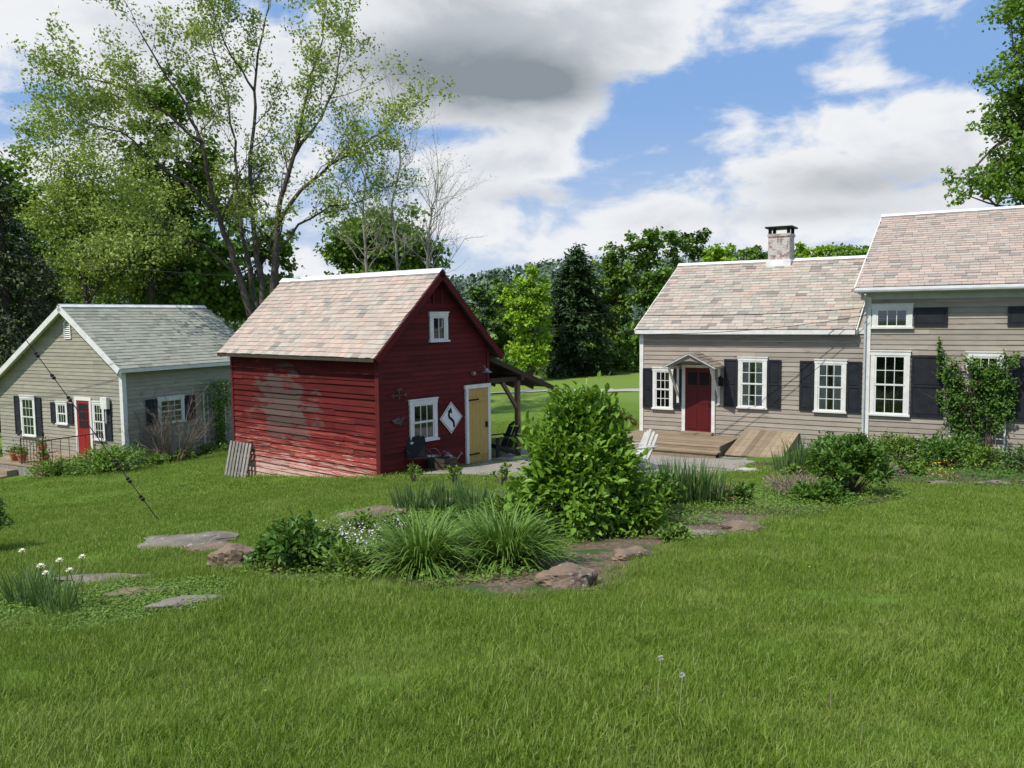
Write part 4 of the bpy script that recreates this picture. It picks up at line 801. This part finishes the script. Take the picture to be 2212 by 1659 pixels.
# ================================================================ OBJECTS AROUND THE BARN
def loc_pt(o,x,y):
    a=math.radians(o[2]);return (o[0]+x*math.cos(a)-y*math.sin(a),o[1]+x*math.sin(a)+y*math.cos(a))
BN=(-3.03,18.7,50)
sx_,sy_=loc_pt(BN,2.29,0);sg=root('road_sign','white diamond winding-road sign mounted on the barn wall','sign',(sx_,sy_,-.88),50)
mb=MB();R=.40;dm=[(0,-R),(R,0),(0,R),(-R,0)];mb.poly([(a,-.05,b) for a,b in dm]);mb.poly([(a,-.04,b) for a,b in dm][::-1])
for i in range(4): p,q=dm[i],dm[(i+1)%4];mb.poly([(p[0],-.05,p[1]),(p[0],-.04,p[1]),(q[0],-.04,q[1]),(q[0],-.05,q[1])])
mb.obj('sign_panel',M('white_sign_face',(.7,.71,.7),(.62,.63,.62),rough=.4),sg,zfix=False)
sb=MB();cur=[(.085,-.24),(.09,-.18),(.08,-.12),(.04,-.065),(-.02,-.02),(-.07,.02),(-.09,.065),(-.08,.12),(-.05,.16)]
for i in range(len(cur)-1):
    a=V(cur[i][0],-.054,cur[i][1]);b=V(cur[i+1][0],-.054,cur[i+1][1]);d=nrm(b-a);s=V(-d[2],0,d[0])*.034
    sb.poly([a-s-d*.008,a+s-d*.008,b+s+d*.008,b-s+d*.008] if i else [a-s,a+s,b+s+d*.008,b-s+d*.008])
sb.poly([(-.135,-.0545,.16),(.03,-.0545,.11),(0,-.0545,.27)]);ink=M('black_sign_ink',(.015,.015,.015));sb.obj('arrow_symbol',ink,sg,zfix=False)
si=MB()
for i in range(4):
    p=V(dm[i][0],0,dm[i][1])*.90;q=V(dm[(i+1)%4][0],0,dm[(i+1)%4][1])*.90;d=q-p;nn_=nrm(np.cross(d,Y))*.006;pp=p+V(0,-.0535,0);qq=q+V(0,-.0535,0);si.poly([pp-nn_,qq-nn_,qq+nn_,pp+nn_])
si.obj('sign_border',ink,sg,zfix=False)
a_=loc_pt(BN,.55,-.05);og=root('iron_arrow_ornament','small weathered metal arrow ornament on the barn wall','ornament',(a_[0],a_[1],-.18),50)
rusty=M('dull_weathered_metal',(.13,.12,.12),(.07,.05,.045),rough=.7,metal=.3,vs=12)
mb=MB();mb.box(-.18,.18,-.03,-.015,-.01,.01);mb.poly([(-.26,-.022,0),(-.16,-.022,.05),(-.16,-.022,-.05)]);mb.poly([(.14,-.022,0),(.24,-.022,.05),(.24,-.022,-.05)]);mb.box(-.01,.01,-.03,-.015,-.1,.16);mb.box(-.08,.08,-.03,-.0145,.11,.15);mb.obj('arrow',rusty,og,zfix=False)
a_=loc_pt(BN,.5,-.05);og=root('metal_bird_ornament','weathered grey metal bird ornament on the barn wall','ornament',(a_[0],a_[1],-.78),50)
mb=MB();mb.poly([(-.2,-.03,.04),(-.1,-.03,-.06),(.08,-.03,-.07),(.16,-.03,0),(.2,-.03,.09),(.1,-.03,.05),(0,-.03,.08),(-.12,-.03,.05)]);mb.poly([(-.06,-.035,.04),(.06,-.035,-.11),(.12,-.035,.03)]);mb.obj('bird',rusty,og,zfix=False)
def px_place(lx,ly): p=loc_pt(BN,lx,ly);return p[0],p[1],g(*p)
p=loc_pt(BN,-.32,5.55);pl=root('wooden_pallet','weathered grey pallet leaning on the barn wall','pallet',(p[0],p[1],g(*p)),50)
mb=MB()
for i in range(7): yy=-.5+i*.155;mb.ob((0,yy,.02),(.22,0,.92),(0,.10,0),(-.02,0,.005),random.random())
mb.obj('slats',wood_grey,pl,zfix=False)
mb=MB()
for z_ in (.15,.5,.8): mb.ob((.03+z_*.24,-.5,z_),(.02,0,.08),(0,1.03,0),(.05,0,-.012))
mb.obj('cross_rails',wood_grey,pl,zfix=False)
def lathe(mb,prof,n=16,c=(0,0,0)):
    b=len(mb.v)
    for (r,z) in prof:
        for j in range(n): a=6.2832*j/n;mb.v.append((c[0]+r*math.cos(a),c[1]+r*math.sin(a),c[2]+z))
    for i in range(len(prof)-1):
        for j in range(n): mb.f.append((b+i*n+j,b+i*n+(j+1)%n,b+(i+1)*n+(j+1)%n,b+(i+1)*n+j));mb.t.append(.5);mb.m.append(mb.cm)
x,y,z=px_place(.85,-.35);kt=root('metal_lawn_chair','old dark metal lawn chair against the barn wall','chair',(x,y,z),20)
mb=MB();mb.ob((-.24,-.22,.36),(.48,0,0),(0,.42,-.03),(0,0,.02));mb.obj('seat',iron,kt,zfix=False)
mb=MB();mb.ob((-.23,.2,.36),(.46,0,0),(0,.12,.46),(0,-.02,.005));mb.obj('backrest',iron,kt,zfix=False)
for s in (-1,1):
    mb=MB();mb.tube([(s*.25,.25,.0),(s*.25,-.28,.0),(s*.25,-.26,.5),(s*.25,.26,.55),(s*.24,.32,.8)],.015,6);mb.obj('leg',iron,kt,zfix=False)
x,y,z=px_place(1.9,-.3);wc=root('watering_can','galvanised watering can standing by the barn wall','watering can',(x,y,z));mb=MB();lathe(mb,[(0,0),(.13,0),(.13,.02),(.12,.3),(.06,.36),(.05,.33)],18);mb.obj('can_body',galv,wc,zfix=False,smooth_=True)
mb=MB();mb.tube([(.11,0,.06),(.3,0,.34),(.33,0,.38)],[.025,.016,.045],8);mb.obj('spout',galv,wc,zfix=False);mb=MB();mb.tube([(-.12,0,.1),(-.24,0,.25),(-.12,0,.42),(.05,0,.36)],.009,5);mb.obj('handle',galv,wc,zfix=False)
x,y,z=px_place(1.45,-.25);bk_=root('metal_bucket','grey metal bucket beside the dark metal chair','bucket',(x,y,z));mb=MB();lathe(mb,[(0,0),(.13,0),(.17,.34),(.18,.34),(.165,.33),(.12,.03),(0,.03)],18);mb.obj('bucket_body',galv,bk_,zfix=False,smooth_=True);mb=MB();mb.tube([(-.17*math.cos(t),.0,.33+.19*math.sin(t)) for t in np.linspace(0,3.14,9)],.005,5);mb.obj('handle',galv,bk_,zfix=False)
x,y,z=px_place(1.5,-.62);cr_=root('wooden_crate','low weathered crate among the barn wall clutter','crate',(x,y,z),50);mb=MB();[mb.box(-.2,.2,-.16,-.14,i*.1,i*.1+.085,random.random()) for i in range(3)];[mb.box(-.2,.2,.14,.16,i*.1,i*.1+.085) for i in range(3)];[mb.box(-.22,-.2,-.16,.16,i*.1,i*.1+.085) for i in range(3)];[mb.box(.2,.22,-.16,.16,i*.1,i*.1+.085) for i in range(3)];mb.box(-.2,.2,-.14,.14,.0,.02);mb.obj('crate_body',wood_dark,cr_,zfix=False)
def chair(label,x,y,rz,mat):
    r=root('garden_chair',label,'chair',(x,y,g(x,y)+.01),rz)
    mb=MB()
    for i in range(5): mb.ob((-.25,-.28+i*.11,.36-i*.028),(.5,0,0),(0,.095,-.024),(0,.004,.02))
    mb.obj('seat',mat,r,zfix=False);mb=MB()
    for i in range(5): mb.ob((-.26+i*.105,.2+.015*abs(i-2),.24),(.09,0,0),(0,.3,.68-.05*abs(i-2)),(0,-.018,.008))
    mb.box(-.3,.3,.33,.36,.5,.56);mb.obj('backrest',mat,r,zfix=False)
    for s in (-1,1):
        mb=MB();mb.box(s*.31-.05,s*.31+.05,-.32,.42,.54,.565);mb.obj('armrest',mat,r,zfix=False)
        mb=MB();mb.box(s*.28-.012,s*.28+.012,-.3,-.2,0,.54);mb.obj('leg',mat,r,zfix=False)
        mb=MB();mb.beam((s*.265,-.25,.34),(s*.265,.5,.03),.022,.1);mb.obj('leg',mat,r,zfix=False)
chair('dark green wooden slatted chair under the lean-to',-.36,22.3,-55,M('dark_chair_paint',(.025,.03,.028)))
chair('white wooden slatted chair beside the deck',2.86,19.2,-60,M('white_chair_paint',(.5,.5,.47)))
def trellis(name,label,x,y,z,rz,w,h):
    r=root(name,label,'trellis',(x,y,z),rz)
    mb=MB();mb.box(0,.04,-.11,-.075,0,h);mb.box(w-.04,w,-.11,-.075,0,h);n=max(2,int(w/.2))
    for i in range(1,n): mb.box(w*i/n-.01,w*i/n+.01,-.10,-.085,0,h)
    q=.1
    while q<h: mb.box(.04,w-.04,-.114,-.1005,q-.01,q+.01);q+=.22
    mb.obj('lattice',white,r,zfix=False)
HF=(3.97,25.2,-31);p=loc_pt(HF,8.35,0);trellis('garden_trellis','white wooden trellis on the farmhouse wall',p[0],p[1],-1.85,-31,1.25,2.2)
CF=(-13.25,28,-28.4);p=loc_pt(CF,.0,3.3);trellis('garden_trellis','white trellis on the shaded cottage wall',p[0],p[1],-3.3,61.6,1.05,2.2)
p=loc_pt(HF,8.95,-.2);z=g(*p)
rs=root('climbing_rose','climbing rose with loose leaves on the farmhouse trellis','plant',(p[0],p[1],z),-31)
mb=MB();LP=[]
for i in range(14): x0=random.uniform(-.55,.55);grow(mb,LP,V(x0*.6,0,0),nrm(V(x0*.24+random.uniform(-.1,.1),-.0,1)),random.uniform(1.7,2.9),.014,0,2,(9,4),.07,.02,(.4,1.0),(.15,.3))
mb.obj('stems',twig,rs,zfix=False)
LP=np.array(LP);LP=LP[(np.sin(LP[:,0]*6+LP[:,2]*3)+rng.normal(size=len(LP))*.5>-.6)&((LP[:,2]>1.2)|(rng.random(len(LP))<.6))];P=np.repeat(LP,8,0);n=len(P);P=P+rng.normal(size=(n,3))*.06;P[:,0]=np.clip(P[:,0],-.85,.85);P[:,1]=-np.abs(P[:,1])*.6+.06
A_=nrm(rdir(n)+V(0,-.4,0));Nn=nrm(Z*.7+V(0,-.6,0)+rdir(n)*.5);quads('foliage',P,A_,Nn,rng.uniform(.05,.09,n),.05,L_peony,rs,fold=True)
n=10;P=np.c_[rng.normal(size=n)*.35,-.2-rng.random(n)*.15,rng.uniform(1.2,3,n)];d=rdir(n);quads('buds',P,d,nrm(np.cross(d,rdir(n))),.035,.035,M('red_bud',(.35,.03,.03)),rs)
p=loc_pt(CF,.25,3.8);rs=root('climbing_vine','climbing vine on the shaded cottage wall','plant',(p[0],p[1],g(*p)),61.6);n=1700;hh=rng.random(n)*2.7;P=np.c_[rng.normal(size=n)*(.12+.28*(hh>1.6)),-np.abs(rng.normal(size=n))*.18,hh];A_=nrm(rdir(n)+V(0,-.4,0));quads('foliage',P,A_,nrm(Z+rdir(n)*.6),.10,.06,L_mid,rs,fold=True)
cd=root('cottage_deck','weathered wooden platform and steps at the cottage door','deck',(-13.25,28,-3.5),-28.4,zb=-3.5)
mb=MB()
for i in range(14): mb.box(-4.4,-1.0,-2.3+i*.16,-2.3+i*.16+.15,-3.14,-3.1,random.random())
mb.obj('deck_boards',wood_new,cd);boxes('deck_frame',wood_grey,cd,[(-4.38,-1.02,-2.28,-.05,-3.9,-3.145)])
for i in range(2):boxes('step',wood_new,cd,[(-4.2,-2.4,-2.65-i*.35,-2.305-i*.35,-3.9,-3.27-i*.16)])
ir=MB()
def rail(p0,p1,h=.85,z=-3.1,n=7):
    p0=V(*p0,z);p1=V(*p1,z);ir.tube([p0+Z*h,p1+Z*h],.02,5);ir.tube([p0+Z*.1,p1+Z*.1],.015,5)
    for i in range(n+1): q=p0+(p1-p0)*i/n;ir.tube([q,q+Z*h],.022 if i in(0,n) else .011,5)
rail((-1.1,-2.2),(-1.1,-.1));rail((-2.3,-2.2),(-1.1,-2.2))
for c in (-2.3,-1.1): ir.tube([(c,-2.2,-2.3),(c+.1,-2.2,-2.0),(c,-2.2,-1.85)],.016,5)
ir.obj('railing',M('rusty_iron',(.10,.05,.035),(.05,.03,.025),rough=.8),cd)
terra=M('terracotta',(.42,.16,.08),(.32,.12,.06))
for (lx,ly) in ((-3.2,-1.9),(-2.6,-2.0),(-3.9,-.5),(-1.4,-2.0)):
    p=loc_pt(CF,lx,ly);pt=root('flower_pot','terracotta pot with small green plant on the deck','plant pot',(p[0],p[1],-3.1),group='flower pots on the cottage deck');mb=MB();lathe(mb,[(0,0),(.1,0),(.15,.24),(.17,.24),(.17,.3),(.14,.3),(.12,.24),(0,.24)],14);mb.obj('pot',terra,pt,zfix=False)
    n=120;P=rng.normal(size=(n,3))*.09+V(0,0,.38);d=rdir(n);quads('foliage',P,d,nrm(np.cross(d,rdir(n))),.1,.06,L_cover,pt)
def wire(label,pts,r,cat='cable',name='overhead_cable'):
    rt=MB();rt.tube(pts,r,5);return rt.obj(name,iron,None,label,cat=cat)
def sag(a,b,s,n=16): a=V(*a);b=V(*b);return [a+(b-a)*i/n-Z*s*4*(i/n)*(1-i/n) for i in range(n+1)]
wire('thin black cable from the barn roof to the farmhouse',sag((-5.6,23.3,2.75),(9.3,21.75,1.75),.55),.010)
wire('second thin cable from the barn roof to the farmhouse',sag((-5.8,23.5,2.6),(9.35,21.75,1.55),.9),.008)
wire('thin black cable crossing in front of the woodland',sag((-30,30,7),(-5.8,23.5,2.75),.8),.010)
gwy=wire('taut guy wire with black insulators anchored in the lawn',[(-5.75,13.2,-1.66),(-9.9,14.9,3.0),(-14.05,16.6,7.66)],.008,'cable','guy_wire')
p0=V(-5.75,13.2,-1.66);dd=V(-9.9,14.9,3.0)-p0
for f in (.08,.14,.2,.42,.5,.58):
    mb=MB();c=p0+dd*f;u=nrm(dd);mb.tube([c-u*.07,c-u*.03,c,c+u*.03,c+u*.07],[.01,.035,.02,.035,.01],6);mb.obj('insulator',iron,gwy)
# ================================================================ CAMERA, SUN, SKY
cam=bpy.data.cameras.new('camera');co=bpy.data.objects.new('camera',cam);COL.objects.link(co);SC.camera=co
cam.sensor_width=36;cam.lens=29.03;cam.clip_end=4000;cam.clip_start=.1
co.matrix_world=Matrix.Translation((0,0,1.6))@Matrix.Rotation(math.radians(90-4.63),4,'X')@Matrix.Rotation(math.radians(-.6),4,'Z')
EL=54;sd=V(-.76,-.65,0)
sun=bpy.data.lights.new('sun','SUN');sun.energy=4.7;sun.angle=math.radians(.5);sun.color=(1,.945,.85);so=bpy.data.objects.new('sun',sun);COL.objects.link(so)
sv=nrm(nrm(sd)*math.cos(math.radians(EL))+Z*math.sin(math.radians(EL)));so.rotation_euler=Vector(sv).to_track_quat('Z','Y').to_euler()
w=bpy.data.worlds.new('World');SC.world=w;w.use_nodes=True;nt=w.node_tree;nt.nodes.clear()
w.cycles.sampling_method='MANUAL';w.cycles.sample_map_resolution=256
out=N(nt,'ShaderNodeOutputWorld');bg=N(nt,'ShaderNodeBackground');bg.inputs[1].default_value=.115;lk(nt,bg.outputs[0],out.inputs[0])
sk=N(nt,'ShaderNodeTexSky',sky_type='NISHITA');sk.sun_disc=False;sk.sun_elevation=math.radians(EL);sk.sun_rotation=math.atan2(sd[0],sd[1])%(2*math.pi)
dr_=N(nt,'ShaderNodeTexCoord').outputs['Generated'];sx=N(nt,'ShaderNodeSeparateXYZ');lk(nt,dr_,sx.inputs[0])
az=mathn(nt,'ARCTAN2',sx.outputs[0],sx.outputs[1]);el=mathn(nt,'ARCSINE',sx.outputs[2])
cb=N(nt,'ShaderNodeCombineXYZ');lk(nt,az,cb.inputs[0]);lk(nt,el,cb.inputs[1])
def blobs(L):
    acc=None
    for (u,v,ru,rv,a) in L:
        A_=math.atan((u-1106)/1784);E_=math.atan((690-v)/1784*.97*math.cos(A_))
        s1=N(nt,'ShaderNodeVectorMath',operation='SUBTRACT');lk(nt,cb.outputs[0],s1.inputs[0]);s1.inputs[1].default_value=(A_,E_,0)
        s2=N(nt,'ShaderNodeVectorMath',operation='MULTIPLY');lk(nt,s1.outputs[0],s2.inputs[0]);s2.inputs[1].default_value=(1784/ru,1784/rv,0)
        s3=N(nt,'ShaderNodeVectorMath',operation='DOT_PRODUCT');lk(nt,s2.outputs[0],s3.inputs[0]);lk(nt,s2.outputs[0],s3.inputs[1])
        e_=mathn(nt,'EXPONENT',mathn(nt,'MULTIPLY',s3.outputs['Value'],-1.))
        acc=mathn(nt,'MULTIPLY_ADD',e_,a,acc if acc is not None else 0.)
    return acc
dens=blobs([(1050,120,270,140,.60),(1350,50,180,80,.42),(150,120,330,240,.24),(600,300,380,200,.22),(1480,230,150,100,-.24),(1760,110,220,60,-.16),(2060,160,150,60,-.12),(1340,300,110,35,-.16),(1000,300,110,30,-.22),(1900,-5,230,45,.34),(1840,330,220,90,.42),(1870,175,90,28,.24),(1130,370,190,60,.38),(1220,265,80,35,.26),(1450,500,600,65,.27),(1500,370,70,50,-.16)])
shade=blobs([(1030,170,260,85,1.2),(1200,190,130,35,.6),(1050,10,200,40,.35),(1860,400,180,35,.7),(1150,425,170,25,.4),(1750,470,250,20,.35),(350,280,200,80,.3)])
nv=mapv(nt,dr_,(1,1,2.1));f1=noise(nt,nv,7.0,6,.57,.25)
dtot=mathn(nt,'ADD',mathn(nt,'MULTIPLY_ADD',f1,1.6,-.37),dens)
mask=smooth(nt,dtot,.40,.68)
thick=smooth(nt,dtot,.68,1.15)
ccol=mixc(nt,thick,(7.6,7.75,8.0),(5.7,6.0,6.5))
sh=mathn(nt,'MULTIPLY',shade,mathn(nt,'MULTIPLY_ADD',f1,1.3,.2),clamp=True)
ccol=mixc(nt,sh,ccol,(2.3,2.65,3.0))
skc=mixc(nt,.85,sk.outputs[0],(2.15,3.8,7.0))
haze=smooth(nt,el,.26,-.02);skc=mixc(nt,mathn(nt,'MULTIPLY',haze,.78),skc,(6.0,6.6,7.4))
lk(nt,mixc(nt,mask,skc,ccol),bg.inputs[0])
SC.view_settings.view_transform='Standard';SC.view_settings.look='None';SC.view_settings.exposure=0
